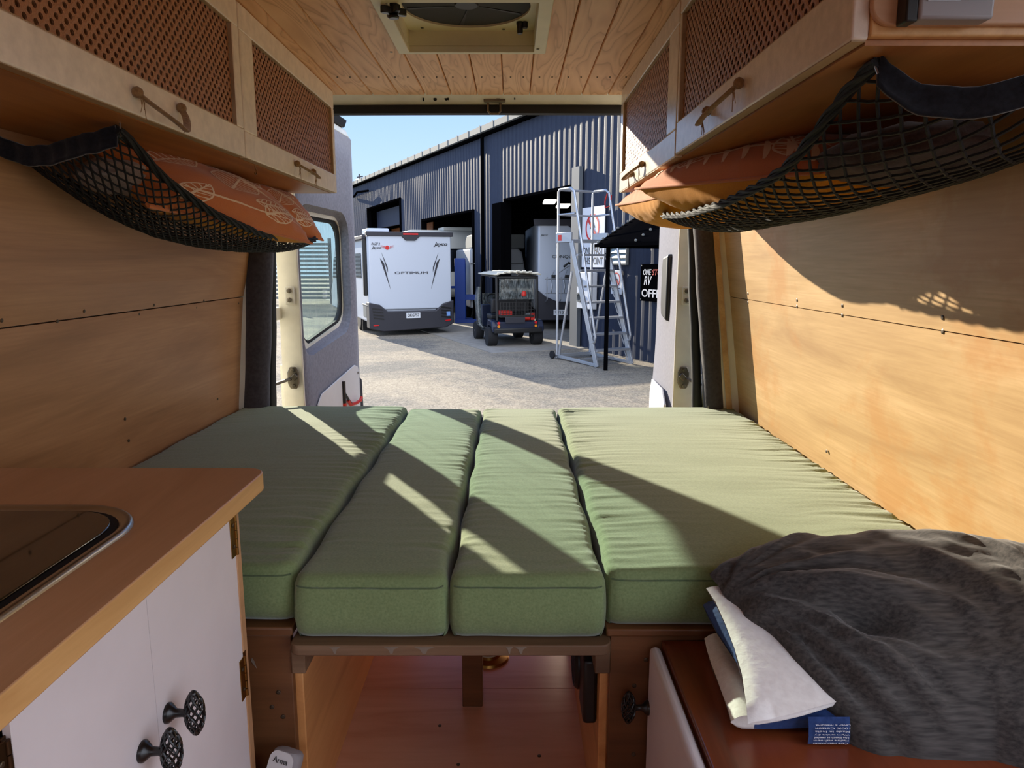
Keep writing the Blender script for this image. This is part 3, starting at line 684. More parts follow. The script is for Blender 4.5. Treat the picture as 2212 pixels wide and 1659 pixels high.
# ================================================================== KITCHEN UNIT
kc_ = thing('kitchen_cabinet', (-.70,.6,0), 'white door kitchen cabinet at the left with black knobs', 'cabinet')
g = G(); g.box(-.94,-.452,-.6,1.052,.05,.667); obj('carcass', g, M['bench'], kc_)
g = G(); g.box(-.94,-.432,1.052,1.071,0,.668); obj('end_panel', g, M['worktop'], kc_, bevel=.002)
for y0_, y1_ in ((1.034,1.071),(.50,.543)): obj('stile', G().box(-.452,-.434,y0_,y1_,0,.668), M['worktop'], kc_, bevel=.002)
def knob(parent, p, ax):
    p, ax = V(p), V(ax); g = G()
    g.lathe([(.0125,0),(.0125,.003),(.010,.006),(.0055,.011),(.0048,.020),(.0065,.026)], p, ax, 20); k = obj('knob', g, M['satin'], parent, smooth=40)
    c = p+ax*.034; side = ax.cross(V((0,0,1))); H = .027; R = .0115; g = G()
    for s in (-1,1):
        for m in range(8):
            pts = []
            for i in range(15):
                t = -1+2*i/14; a = 2*math.pi*m/8+s*t*1.7; r = R*(1-abs(t)**2.6*.72); pts.append(c+V((0,0,1))*(H*t)+(ax*math.cos(a)+side*math.sin(a))*r)
            g.tube(pts, .00125, 5)
    for s in (-1,1): g.lathe([(.0038,0),(.0052,.002),(.0045,.005),(.0015,.0075)], c+V((0,0,s*(H-.004))), (0,0,s), 12)
    obj('knob_cage', g, M['satin'], k, smooth=50)
dA = obj('door', G().box(-.434,-.427,.7740,1.036,.06,.669), M['white'], kc_)
dB = obj('door', G().box(-.434,-.427,.545,.7732,.06,.669), M['white'], kc_)
knob(dA, (-.427,.797,.479), (1,0,0)); knob(dB, (-.427,.735,.473), (1,0,0))
def hinge(parent, y, z, hh, mat='brass'):
    g = G(); g.box(-.4275,-.4255,y-.018,y-.001,z-hh,z+hh); g.box(-.4335,-.4315,y+.001,y+.022,z-hh,z+hh*.95)
    h = obj('hinge', g, M[mat], parent, bevel=.0005)
    for k in range(5): 
        z0 = z-hh+2*hh*k/5; g = G(); g.lathe([(.0028,0),(.0028,hh*.36)], (-.4255,y,z0), (0,0,1), 10); obj('hinge_knuckle', g, M[mat], h, smooth=40)
    for dy,x in ((-.010,-.4253),(.012,-.4313)):
        for dz in (-.5,.5): screw(V((x,y+dy,z+hh*dz)), (1,0,0), h, .003, 'screw')
hinge(dA, 1.038, .617, .034); hinge(dA, 1.038, .378, .034); hinge(dB, .538, .60, .034, 'bronze')
out = rrect(-.942,-.395,-.6,1.114,.035,8)
wt = thing('worktop', (-.68,.4,.67), 'brown wood kitchen worktop with pale front edge at lower left', 'worktop')
g = G(); g.prism([(x,y,.6715) for x,y in out], (0,0,.0285)); g.m = [0 if len(f) > 4 else 1 for f in g.f]; obj('top', g, [M['worktop'],M['edge']], wt, bevel=.002)
sk = thing('sink', (-.66,.65,.70), 'rectangular sink under a dark glass lid set in the worktop', 'sink')
SO = rrect(-.90,-.474,.36,.925,.105,10); 
def inset(loop, d, x0=-.90, x1=-.474, y0=.36, y1=.925, r=.105): return rrect(x0+d,x1-d,y0+d,y1-d,r-d,10)
g = G(); rows = [(0,.700),(.001,.7035),(.005,.7055),(.012,.7045),(.016,.7015),(.018,.699)]
L_ = [[(x,y,z) for x,y in inset(SO,d)] for d,z in rows]; n = len(SO)
for r in L_: g.v += r
for k in range(len(rows)-1):
    for i in range(n): g.f.append([k*n+i,k*n+(i+1)%n,(k+1)*n+(i+1)%n,(k+1)*n+i]); g.m.append(0)
obj('rim', g, M['steel'], sk, smooth=60)
g = G(); g.prism([(x,y,.6995) for x,y in inset(SO,.015)], (0,0,.001)); obj('gap', g, M['hole'], sk)
g = G(); g.prism([(x,y,.7005) for x,y in inset(SO,.026)], (0,0,.004)); obj('glass_lid', g, M['sinkglass'], sk, bevel=.0015)

# small white device at the foot of the kitchen end
dv = thing('air_purifier', (-.40,1.06,0), 'small white gadget with mesh top beside the kitchen cabinet', 'gadget')
tdir = V((.22,.42,.88)).normalized(); rx = V((1,-.35,-.17)).normalized(); ry = tdir.cross(rx).normalized(); rx = ry.cross(tdir)
top = U(588,1614,Y=1.085); L0 = V((-.425,.985,.02))
def dvP(a,b,h): return L0+tdir*h+rx*a+ry*b
HT = (top.z-L0.z)/tdir.z
def dvl(s, h): return [dvP(x,y,h) for x,y in rrect(-.026*s,.026*s,-.018*s,.018*s,.015*s,5)]
g = G(); rows = [(.96,0),(1,.005),(1,HT-.035)]; nn = len(dvl(1,0))
def loft(g, loops):
    n = len(loops[0]); b = len(g.v)
    for l in loops: g.v += [tuple(p) for p in l]
    for k in range(len(loops)-1):
        for i in range(n): g.f.append([b+k*n+i,b+k*n+(i+1)%n,b+(k+1)*n+(i+1)%n,b+(k+1)*n+i]); g.m.append(g.mi)
    g.f += [[b+i for i in range(n)][::-1],[b+(len(loops)-1)*n+i for i in range(n)]]; g.m += [g.mi]*2
loft(g, [dvl(s,h) for s,h in rows]); obj('body', g, M['device'], dv, smooth=50)
g = G(); loft(g, [dvl(s,h) for s,h in ((1,HT-.0345),(1.0,HT-.012),(.95,HT-.004),(.82,HT))]); obj('mesh_top', g, M['devfab'], dv, smooth=50)
g = G(); loft(g, [[dvP(x*1.0,-.0185-t,HT-.045+y) for x,y in rrect(-.022,.022,-.10,.045,.014,5)] for t in (0,.002)]); obj('front_plate', g, M['whitepl'], dv)
text('Arma', dvP(-.014,-.0212,HT-.018), rx, tdir, .027, .0085, M['ink'], dv, depth=.0006)

# ================================================================== RIGHT SIDE CABINET
sc_ = thing('side_cabinet', (.52,.8,0), 'low brown cabinet with a white door, under the towels', 'cabinet')
g = G(); g.box(.252,.805,.2,1.112,.02,.380); obj('carcass', g, M['bench'], sc_)
g = G(); g.box(.254,.805,.2,1.115,.380,.396); obj('top', g, M['sidetop'], sc_, bevel=.003)
sd = obj('door', G().box(.232,.251,.45,1.108,.03,.390), M['white'], sc_, bevel=.008, seg=3)
knob(sd, (.232,1.095,.283), (-1,0,0))

# ================================================================== TOWELS AND GREY PILLOW
def soft_slab(name, P, nu, nv, th, mats, label, cat, group, matfn=None, seed=0, noise=.004):
    """folded cloth: P(a,b) middle surface, rounded edges of thickness th"""
    g = G()
    prof_ = [(-1,0)]
    M_ = 10
    def pt(a,b,s):
        p = P(a,b); return p
    def fn(i, j):
        # i around the thickness (closed), j along a
        ang = 2*math.pi*i; b = .5+.5*max(-1,min(1,1.25*math.cos(ang))); t = math.sin(ang)
        a = j; p = P(a,b); q = P(a,min(1,b+.01))-P(a,max(0,b-.01)); r = P(min(1,a+.01),b)-P(max(0,a-.01),b)
        nrm = r.cross(q); nrm = nrm.normalized() if nrm.length > 1e-9 else V((0,0,1))
        if nrm.z < 0: nrm = -nrm
        edge = min(1, (min(a,1-a)*26)**.5+.06)
        return p+nrm*(th/2*t*edge)+V((1,1,1))*(noise*mnoise.noise(V((a*5+seed,b*4,t*1.5+seed))))
    g.grid(nu, nv, fn, closed=True)
    if matfn:
        for k, f in enumerate(g.f):
            c = sum((V(g.v[i]) for i in f), V())/len(f); g.m[k] = matfn(c)
    o = obj(name, g, mats, smooth=80); return tag(o, label, cat, group)
t1 = soft_slab('towel', lambda a,b: V((.296+.02*b+.48*a, .868+.21*b, .4165+.004*math.sin(b*7))), 20, 60, .036, [M['toweln'],M['towelw']], 'folded navy towel with white border at the bottom of the stack', 'towel', 'towels under the grey pillow', lambda c: 1 if c.x < .328+.02*(c.y-.868)/.21+.003*math.sin(c.y*60) else 0, 1, .0012)
cl_ = U(1755,1568,Y=.846)
g = G(); g.grid(8, 4, lambda i,j: V((.392+.055*i, .852-.006*math.sin(j*2.2)-.001, .436-.036*j))); lb = obj('care_label', g, M['toweln'], t1)
for k in range(7): text(['Care instructions','Machine wash warm','Use bleach as needed','Warm tumble dry','Made in India','100% Cotton','Lavar a maquina'][k], V((.445,.8462-.003*math.sin((k*.13+.06)*2.2),.402+.0048*k)), (-1,0,0), (0,0,-1), .046, .0026, M['pale'], lb, depth=.0003)
soft_slab('towel', lambda a,b: V((.318+.010*math.sin(b*5)+.45*a, .855+.16*a+(.215-.16*a)*b, .441+.040*b+.004*math.sin(b*9))), 20, 60, .026, [M['toweln'],M['towelw']], 'thick navy towel with white edge, in the middle of the stack', 'towel', 'towels under the grey pillow', lambda c: 1 if c.x < .327 and c.y < .97 else 0, 5, .0016)
soft_slab('towel', lambda a,b: V((.304+.020*math.sin(b*2.6)+.46*a, .826+.22*a**1.3+(.250-.22*a**1.3)*b, .447+.070*b+.006*(1-b)**2-.008*(1-a)**3-.03*a)), 20, 60, .016, [M['towelw']], 'white towel lying directly below the grey pillow', 'towel', 'towels under the grey pillow', None, 8, .002)
def grey_pillow():
    root = thing('pillow', (.66,1.0,.40), 'large rumpled charcoal grey pillow on the towels at lower right', 'pillow')
    C = V((.702,.985,.486)); eu = V((1,0,.02)); ev = V((0,.894,.447)); en = V((0,-.447,.894)); W, H = .36, .188
    def press(r):
        if r.x > .62: r = V((min(.62+(r.x-.62)*.75, .70+max(0,r.x-.70)*.27), r.y-(r.x-.62)*.45, r.z+.09*(r.x-.62)))   # squashed against the wall
        return r
    def pt(a, b, s):
        pin = 1-.07*(1-abs(a)**3)*0; x = a*W*(1-.07*(1-b*b)*0); 
        x = a*(W-.02*math.cos(b*3.1)-.012*mnoise.noise(V((b*3,a,2))))+max(0,-a)*.10*max(0,.25-b)**1.5; y = b*(H-.006-.018*(abs(a)**4)-(.050*max(0,-a)**5 if b > 0 else 0)+.012*mnoise.noise(V((a*3,b,5))))
        f = max(0,(1-abs(a)**3.2))**.55*max(0,(1-abs(b)**3.0))**.55
        t = (.078 if s > 0 else .024)*f
        d = 0
        if s > 0:
            # folds fanning from the left corner
            q = V((a*W+.4, b*H+.1, 0)); ang = math.atan2(b*H-.10, (a+1.05)*W); rad = math.hypot(b*H-.10,(a+1.05)*W)
            d += .016*math.exp(-((rad-.20)/.20)**2)*mnoise.noise(V((ang*7.5,rad*3,1)))*2
            d += .010*mnoise.noise(V((a*3.2+b*2,b*3.5-a*1.5,3)))+.0045*mnoise.noise(V((a*11+b*5,b*9-a*3,4)))+.007*(1-abs(mnoise.noise(V((a*4.5+b*1.5,b*2.2-a*.8,12)))))**3*max(0,min(1,.7-a))
            d -= .020*math.exp(-((a-.32-.13*b)/.045)**2)*math.exp(-((b+.15)/.5)**2)   # crease down the middle
            d -= .028*math.exp(-(((a+.62)/.11)**2+((b+.12)/.16)**2))
        edge = f**.5
        r = C+eu*x+ev*y+en*((t if s > 0 else -t)+d*edge)+V((0,0,-.030*max(0,-b)*max(0,1-f)))
        return press(r)
    n = 90; g = G()
    g.grid(n, 64, lambda i,j: pt(2*i-1,2*j-1,1)); g.grid(40, 30, lambda i,j: pt(2*i-1,2*j-1,-1)); obj('cover', g, M['grey'], root, smooth=80)
grey_pillow()

# ================================================================== CARGO NETS
def interp(tab, y):
    if y <= tab[0][0]: return tab[0][1]
    for (a,b),(c,d) in zip(tab,tab[1:]):
        if y <= c: return b+(d-b)*(y-a)/(c-a)
    return tab[-1][1]
def smooth_tab(tab, n=60, it=6):
    y0, y1 = tab[0][0], tab[-1][0]; ys = [y0+(y1-y0)*k/n for k in range(n+1)]; vs = [interp(tab,y) for y in ys]
    for _ in range(it): vs = [vs[0]]+[(vs[i-1]+2*vs[i]+vs[i+1])/4 for i in range(1,n)]+[vs[-1]]
    return list(zip(ys,vs))
def cargo_net(label, front, bottom, backz, fx, bx, wx, y0, y1, yoff, hooks, nu=64, nv=26, r=.0019, endfn=None):
    """hammock net: front border (z by y), belly (z by y), back edge on the wall"""
    root = thing('cargo_net', ((fx+wx)/2,(y0+y1)/2,1.25), label, 'net')
    front, bottom, backz = smooth_tab(front), smooth_tab(bottom), smooth_tab(backz)
    def S(u, v):
        y = y0+(y1-y0)*u; yb = y+yoff*v
        f = V((fx(y) if callable(fx) else fx, y, interp(front,y))); b = V((bx(y) if callable(bx) else bx, yb, interp(bottom,yb))); w = V((wx, yb, interp(backz,yb)))
        # quadratic through f (v=0), belly (v=.45), w (v=1)
        m = .45; l0 = (v-m)*(v-1)/m; l1 = v*(v-1)/(m*(m-1)); l2 = v*(v-m)/(1-m)
        return f*l0+b*l1+w*l2
    g = G()
    K = {}
    for i in range(nu+1):
        for j in range(nv+1):
            if (i+j)%2 == 0: K[i,j] = S(i/nu, j/nv)+V((0,.003*mnoise.noise(V((i*.7,j*.7,1))),.002*mnoise.noise(V((i*.7,j*.7,7)))))
    for (i,j), p in K.items():
        for di, dj in ((1,1),(1,-1)):
            q = K.get((i+di,j+dj))
            if q is not None:
                mid = (p+q)/2+V((0,0,-.0008)); g.tube([p,mid,q], r, 5)
        if i > 1: g.lathe([(0,-r*1.35),(r*1.2,-r*.7),(r*1.5,0),(r*1.2,r*.7),(0,r*1.35)], p, (0,0,1), 6)
    obj('netting', g, M['net'], root, smooth=60)
    # wide binding along the near end and the front
    def band(pts, w0, th, dirn):
        g = G(); n = len(pts)
        g.grid(n, 9, lambda i,j: (lambda p,a: p+V(dirn(i))*(w0(i)*(.5-.5*math.cos(a)) if False else w0(i)*(j/8))+V((0,0,th*math.sin(math.pi*2*j/8)*.5)))(pts[min(n-1,int(round(i*(n-1))))], 0))
        return g
    e = [S(0,k/24)+V((0,-.005+.002*math.sin(k*1.9),.001*math.sin(k*1.3))) for k in range(25)]
    g = G(); g.grid(25, 7, lambda i,j: e[int(round(i*24))]+V((0,.004*math.sin(j*3.1),-.031*j+.006))); o = obj('binding', g, M['netband'], root, smooth=80); m = o.modifiers.new('s','SOLIDIFY'); m.thickness = .004
    g = G(); fr2 = [S(k/60,0) for k in range(61)]; g.tube(fr2, [.0065-.0025*min(1,k/12) for k in range(61)], 8); 
    for s in range(4): g.tube([p+V((.0065*math.sin(k*.55+s*1.57),0,.0065*math.cos(k*.55+s*1.57))) for k,p in enumerate(fr2)], .0026, 6)
    g.tube([S(1,k/20) for k in range(21)], .004, 6)
    obj('front_cord', g, M['net'], root, smooth=60)
    for h in hooks:
        g = G(); h = V(h); g.tube([h+V((0,0,.03)),h+V((0,-.003,.0)),h+V((.002,-.006,-.008))], .0014, 6); obj('hook', g, M['steel'], root, smooth=60)
    return S, root
LFr = [(1.165,1.240),(1.204,1.245),(1.238,1.226),(1.332,1.179),(1.547,1.130),(1.821,1.099),(2.131,1.088),(2.26,1.09),(2.40,1.11)]
LBt = [(1.205,1.222),(1.27,1.165),(1.37,1.112),(1.53,1.078),(1.713,1.062),(1.95,1.058),(2.20,1.066),(2.40,1.09)]
LBk = [(1.235,1.236),(1.29,1.208),(1.45,1.185),(1.7,1.17),(2.0,1.18),(2.40,1.23)]
SLn, _ = cargo_net('black cargo net slung under the left overhead cabinet', LFr, LBt, LBk, -.635, -.735, -.864, 1.19, 2.34, .045, [(-.632,1.2,1.236)], 70, 30)
RFr = [(.834,1.248),(.919,1.232),(.943,1.215),(1.072,1.168),(1.182,1.153),(1.39,1.140),(1.60,1.138),(1.75,1.14),(1.92,1.150)]
RBt = [(.755,1.228),(.80,1.180),(.878,1.150),(1.035,1.124),(1.269,1.106),(1.651,1.100),(1.80,1.103),(2.0,1.13)]
RBk = [(.70,1.24),(.80,1.20),(1.0,1.17),(1.5,1.17),(2.0,1.19)]
SRn, _ = cargo_net('black cargo net slung under the right overhead cabinet', RFr, RBt, RBk, .405, .525, .702, .832, 1.95, -.13, [(.402,.836,1.242)], 50, 22, r=.0023)

# ================================================================== PRINTED CUSHIONS
def leaf(a, b, ang, L, w, nv=9, th=.016):
    """list of ribbons (poly-lines with widths) in the cushion's own plane"""
    R = []; ca, sa = math.cos(ang), math.sin(ang)
    P = lambda u, v: (a+ca*u-sa*v, b+sa*u+ca*v)
    prof_ = lambda t: w*math.sin(math.pi*t**.8)
    R.append([(P(L*t/12, 0), th*(1.3-t/14)) for t in range(13)])
    for s in (-1,1):
        R.append([(P(L*t/16, s*prof_(t/16)), th*.6) for t in range(17)])
        for k in range(1,nv):
            t0 = k/(nv+.5); t1 = min(1,t0+.13); R.append([(P(L*(t0+(t1-t0)*q/5), s*prof_(t1)*q/5), th*.5) for q in range(6)])
    return R
def stem_(pts, th): return [[(p, th*math.sin(math.pi*(.12+.86*i/(len(pts)-1)))) for i,p in enumerate(pts)]]
def curve(p0, p1, p2, n=14): return [((1-t)**2*p0[0]+2*t*(1-t)*p1[0]+t*t*p2[0], (1-t)**2*p0[1]+2*t*(1-t)*p1[1]+t*t*p2[1]) for t in [k/n for k in range(n+1)]]
def printed_cushion(label, C, eu, ev, W, H, T, ribbons, seed, sag=0., back='mustard'):
    C, eu, ev = V(C), V(eu).normalized(), V(ev); ev = (ev-eu*ev.dot(eu)).normalized(); en = eu.cross(ev)
    if en.z < 0: en = -en
    root = thing('throw_cushion', C, label, 'cushion', 'leaf print cushions in the nets')
    def S(a, b, s, lift=0.):
        x = a*W*(1-.07*(1-abs(b)**2)); y = b*H*(1-.07*(1-abs(a)**2))
        f = max(0,1-abs(a)**2.6)**.52*max(0,1-abs(b)**2.6)**.52
        e = max(abs(a),abs(b)); wr = .010*math.exp(-(1-e)/.16)*mnoise.noise(V((a*9+seed,b*9,s*3+seed)))*min(1,(1-e)*14)
        wr += .006*mnoise.noise(V((a*2.5+seed,b*2.5,s*2.)))*f
        return C+eu*x+ev*y+en*(s*T*f+wr+sag*(a*a)+lift*s)
    n = 40; g = G(); g.grid(n,n,lambda i,j: S(2*i-1,2*j-1,1)); 
    g.mi = 1
    for rb in ribbons:
        pts = [(p,w) for p,w in rb if abs(p[0]) < .97 and abs(p[1]) < .97]
        if len(pts) < 2: continue
        vs = []
        for k,(p,w) in enumerate(pts):
            q0 = pts[max(0,k-1)][0]; q1 = pts[min(len(pts)-1,k+1)][0]; dx, dy = q1[0]-q0[0], q1[1]-q0[1]; l = math.hypot(dx,dy) or 1; nx, ny = -dy/l*w, dx/l*w
            vs += [S(p[0]+nx,p[1]+ny,1,.0012), S(p[0],p[1],1,.0016), S(p[0]-nx,p[1]-ny,1,.0012)]
        g.add(vs, [q for k in range(len(pts)-1) for q in ((3*k,3*k+3,3*k+4,3*k+1),(3*k+1,3*k+4,3*k+5,3*k+2))])
    obj('printed_face', g, [M['orange'],M['cream_print']], root, smooth=80)
    g = G(); g.grid(n,n,lambda i,j: S(2*i-1,2*j-1,-1)); obj('plain_back', g, M[back], root, smooth=80)
    lp = [(-1+2*k/20,-1) for k in range(20)]+[(1,-1+2*k/20) for k in range(20)]+[(1-2*k/20,1) for k in range(20)]+[(-1,1-2*k/20) for k in range(20)]
    g = G(); g.tube([S(a,b,1) for a,b in lp], .0035, 7, closed=True); obj('piping', g, M['orange'], root, smooth=60)
    return root
def rib_set(seed, n=3):
    R = []
    R += leaf(-.15,-.35,1.1,.85,.30,10); R += leaf(.45,.15,2.6,.7,.24,9); R += leaf(-.8,.1,.6,.6,.2,8); R += leaf(.2,-.8,.5,.6,.2,8); R += leaf(-.75,-.85,.9,.5,.17,7)
    for k in range(4): R += stem_(curve((-.95+.12*k,.95),(-.2+.1*k,.7-.1*k),(.3+.14*k,-.1-.14*k)), .022)
    for k in range(4): R += stem_(curve((.6+.08*k,.9-.25*k),(.75+.04*k,.8-.25*k),(.95,.72-.25*k)), .022)
    R += stem_(curve((-.9,-.5),(-.3,-.9),(.9,-.7)), .02)
    if seed > 2:
      for k in range(9): R += stem_(curve((-.9+.21*k,-.92),(-.86+.21*k,-.75),(-.70+.21*k,-.58)), .03)
    R += leaf(.1,-.55,.1,.7,.16,9)
    return R
printed_cushion('terracotta leaf print cushion in the left net, nearer one', (-.705,1.76,1.176), (.10,1,-.06), (-.72,.1,.70), .40, .100, .060, rib_set(1), 1)
printed_cushion('terracotta leaf print cushion in the left net, by the rear door', (-.73,2.17,1.184), (.2,1,-.06), (-.62,.1,.78), .25, .090, .055, rib_set(2), 5)
printed_cushion('terracotta leaf print cushion with mustard underside in the right net', (.538,1.51,1.198), (-.26,1,.06), (1,.27,.08), .345, .152, .080, rib_set(3), 9)
printed_cushion('sunlit leaf print cushion at the rear end of the right net', (.508,2.11,1.200), (-.1,1,.03), (1,.10,.0), .23, .155, .074, rib_set(4), 13)

def bundle(name, label, cat, C, r, mat, seed):
    def fn(i, j):
        a = 2*math.pi*i; t = -math.pi/2+math.pi*j; d = V((math.cos(t)*math.cos(a), math.cos(t)*math.sin(a), math.sin(t)))
        q = 1+.16*mnoise.noise(d*2.1+V((seed,0,0)))+.08*mnoise.noise(d*5+V((seed,3,0))); return V(C)+V((d.x*r[0],d.y*r[1],d.z*r[2]))*q
    g = G(); g.grid(40, 26, fn, closed=True); return tag(obj(name, g, mat, smooth=80), label, cat)
M['browncloth'] = fabric('brown_cloth', (52,36,30), (76,54,44), 500)
M['greycloth'] = fabric('pale_cloth', (150,138,128), (176,164,154), 500)
bundle('folded_cloth', 'dark brown folded cloth in the near end of the right net', 'cloth', (.575,1.10,1.185), (.10,.17,.038), M['browncloth'], 2)
bundle('folded_cloth', 'pale grey folded cloth in the near end of the left net', 'cloth', (-.76,1.42,1.19), (.06,.11,.032), M['greycloth'], 6)
# ================================================================== THE YARD
GZ = -.72
g = G(); g.add([(-60,-40,GZ),(60,-40,GZ),(60,80,GZ),(-60,80,GZ)], [(0,1,2,3)]); struct('ground', g, M['ground'])
AZ = math.radians(23); BD = V((-math.sin(AZ),math.cos(AZ),0)); BN = V((math.cos(AZ),math.sin(AZ),0)); B0 = V((2.346,12.546,0))
def Wp(s, z, off=0): p = B0+BD*s-BN*off; return V((p.x,p.y,z))
FR = (B0, BD, -BN, V((0,0,1)))          # frame: along the wall, out of the wall, up
wb = thing('workshop_building', Wp(8,GZ), 'long dark slate corrugated steel workshop behind the van', 'building')
def ztop(s): return 4.17+.02*max(0,s)
openings = [(2.6,6.33,2.53),(8.75,13.9,2.42),(17.0,23.0,3.40)]
g = G(); pitch = .24; s = -9.0
def solid(s0, s1):
    for a,b,h in openings:
        if s0 >= a-.01 and s1 <= b+.01: return h
    return GZ
while s < 31:
    for w, o0, o1 in ((.08,.0,.0),(.045,.0,.014),(.07,.014,.014),(.045,.014,.0)):
        e = s+w; cuts = [s]+[q for a,b,h in openings for q in (a,b) if s < q < e]+[e]
        for c0, c1 in zip(cuts, cuts[1:]):
            z0 = solid(c0,c1); f = lambda q: o0+(o1-o0)*(q-s)/w
            g.add([Wp(c0,z0,f(c0)),Wp(c1,z0,f(c1)),Wp(c1,ztop(c1),f(c1)),Wp(c0,ztop(c0),f(c0))], [(0,1,2,3)])
        s = e
obj('cladding', g, M['clad'], wb)
g = G(); g.fbox(FR,-9,31,-.02,.10,0,0) if False else None
def strip(s0, s1, z0f, h, off0, off1, name, mat):
    g = G(); n = 10
    for k in range(n):
        a = s0+(s1-s0)*k/n; b = s0+(s1-s0)*(k+1)/n
        g.hexa([Wp(a,z0f(a),off0),Wp(b,z0f(b),off0),Wp(b,z0f(b),off1),Wp(a,z0f(a),off1),Wp(a,z0f(a)+h,off0),Wp(b,z0f(b)+h,off0),Wp(b,z0f(b)+h,off1),Wp(a,z0f(a)+h,off1)])
    return obj(name, g, mat, wb)
strip(-9,31,lambda s: ztop(s)-.02,.05,-.1,.16,'eave_flashing',M['cladblk'])
strip(-9,31,lambda s: ztop(s)+.04,.15,.10,.24,'gutter',M['gutter'])
g = G()
for k in range(44): a = -9+.92*k; g.hexa([Wp(a,ztop(a)+.03,.24),Wp(a+.08,ztop(a)+.03,.24),Wp(a+.08,ztop(a)+.03,.25),Wp(a,ztop(a)+.03,.25),Wp(a,ztop(a)+.21,.24),Wp(a+.08,ztop(a)+.21,.24),Wp(a+.08,ztop(a)+.21,.25),Wp(a,ztop(a)+.21,.25)])
obj('gutter_bracket', g, M['gutter'], wb)
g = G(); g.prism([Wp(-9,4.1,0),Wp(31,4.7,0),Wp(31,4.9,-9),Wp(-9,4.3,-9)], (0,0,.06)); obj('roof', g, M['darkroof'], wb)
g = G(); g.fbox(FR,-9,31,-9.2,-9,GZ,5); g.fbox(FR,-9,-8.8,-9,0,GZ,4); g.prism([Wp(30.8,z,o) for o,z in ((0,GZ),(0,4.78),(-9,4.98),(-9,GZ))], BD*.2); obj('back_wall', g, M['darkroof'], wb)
g = G(); g.fbox(FR,1.5,14.5,-6.5,-6.4,GZ,1.75); g.fbox(FR,1.5,14.5,-6.6,-6.5,1.75,2.3); obj('ply_lining', g, M['backply'], wb)
g = G(); g.fbox(FR,16.6,23.4,-1.2,-1.15,GZ,2.55); obj('ply_lining', g, M['backply'], wb)
g = G(); g.fbox(FR,16.9,23.1,-.5,-.40,2.55,3.3); obj('roller_door', g, M['clad'], wb)
g = G(); g.fbox(FR,-9,31,-9,.0,GZ,GZ+.02); g.fbox(FR,2.0,24,0,2.1,GZ,GZ+.015); obj('floor_slab', g, M['concrete'], wb)
for a,b,h in openings:
    g = G(); g.fbox(FR,a-.07,a,-.12,.07,GZ,h+.06); g.fbox(FR,b,b+.07,-.12,.07,GZ,h+.06); g.fbox(FR,a-.07,b+.07,-.12,.065,h-.0,h+.06); obj('opening_trim', g, M['cladblk'], wb)

g = G(); g.fbox(FR,6.36,6.95,.0,.16,GZ,2.5); obj('pier', g, M['cladblk'], wb)
g = G(); g.tube([Wp(7.8,ztop(7.8),.10),Wp(7.8,GZ+.05,.10)], .05, 10); g.tube([Wp(25.9,4.2,.1),Wp(24,4.25,.3),Wp(22,4.15,.2)],.05,8); obj('downpipe', g, M['cladblk'], wb, smooth=50)
g = G(); g.fbox(FR,2.30,2.62,.04,.12,GZ,2.9); obj('corner_post', g, M['postgrey'], wb)
for px, py in ((1187,438),(1216,447)):
    c = U(px,py,Y=19.5); g = G(); g.box(c.x-.16,c.x+.16,c.y-.5,c.y+.5,c.z,c.z+.05); obj('strip_light', g, M['lamp'], wb)
# signs, louvre, meter box on the wall
def sign(name, s0, s1, z0, z1, mat, label, off=.05):
    r = thing(name, Wp((s0+s1)/2,z0,off), label, 'sign'); g = G(); g.fbox(FR,s0,s1,off,off+.012,z0,z1); obj('board', g, mat, r, bevel=.002); return r
def ringp(g, c, R, w, off, n=40):
    vs = []
    for k in range(n):
        a = 2*math.pi*k/n
        for r in (R,R-w):
            for o in (off,off+.004): vs.append(Wp(c[0]+r*math.cos(a),c[1]+r*math.sin(a),o))
    g.add(vs, [f for k in range(n) for f in ((4*k,4*k+1,4*((k+1)%n)+1,4*((k+1)%n)),(4*k+1,4*k+3,4*((k+1)%n)+3,4*((k+1)%n)+1),(4*k+3,4*k+2,4*((k+1)%n)+2,4*((k+1)%n)+3))])
EX = -BD; EZ = V((0,0,1))     # reading direction on the wall
sg = sign('warning_sign', 1.36,2.25,.92,2.08,M['signw'],'tall white no pedestrians sign behind the platform ladder')
c = (1.83,1.68); g = G(); ringp(g,c,.27,.045,.062); d = .25/2**.5
g.prism([Wp(c[0]+d+.02,c[1]+d-.02,.066),Wp(c[0]+d-.02,c[1]+d+.02,.066),Wp(c[0]-d-.02,c[1]-d+.02,.066),Wp(c[0]-d+.02,c[1]-d-.02,.066)], -BN*.004); obj('prohibition_ring', g, M['signred'], sg)
g = G(); g.lathe([(.035,0),(.035,.003)], Wp(c[0],c[1]+.16,.062), -BN, 14)
for a,b,w in (((0,.11),(0,-.04),.08),((.0,-.03),(.07,-.19),.035),((.0,-.03),(-.05,-.19),.035),((.03,.1),(.09,-.02),.03),((-.03,.1),(-.09,.0),.03)): g.beam(Wp(c[0]+a[0],c[1]+a[1],.0635), Wp(c[0]+b[0],c[1]+b[1],.0635), w, .003, -BN)
obj('pedestrian_symbol', g, M['ink'], sg)
text('ONLY PAST', Wp(2.19,1.17,.063), EX, EZ, .78, .14, M['ink'], sg, bold=.01); text('THIS POINT', Wp(2.19,.97,.063), EX, EZ, .78, .14, M['ink'], sg, bold=.01)
sg = sign('warning_sign', .70,1.08,.43,.87,M['signw'],'small white no smoking sign on the black wall')
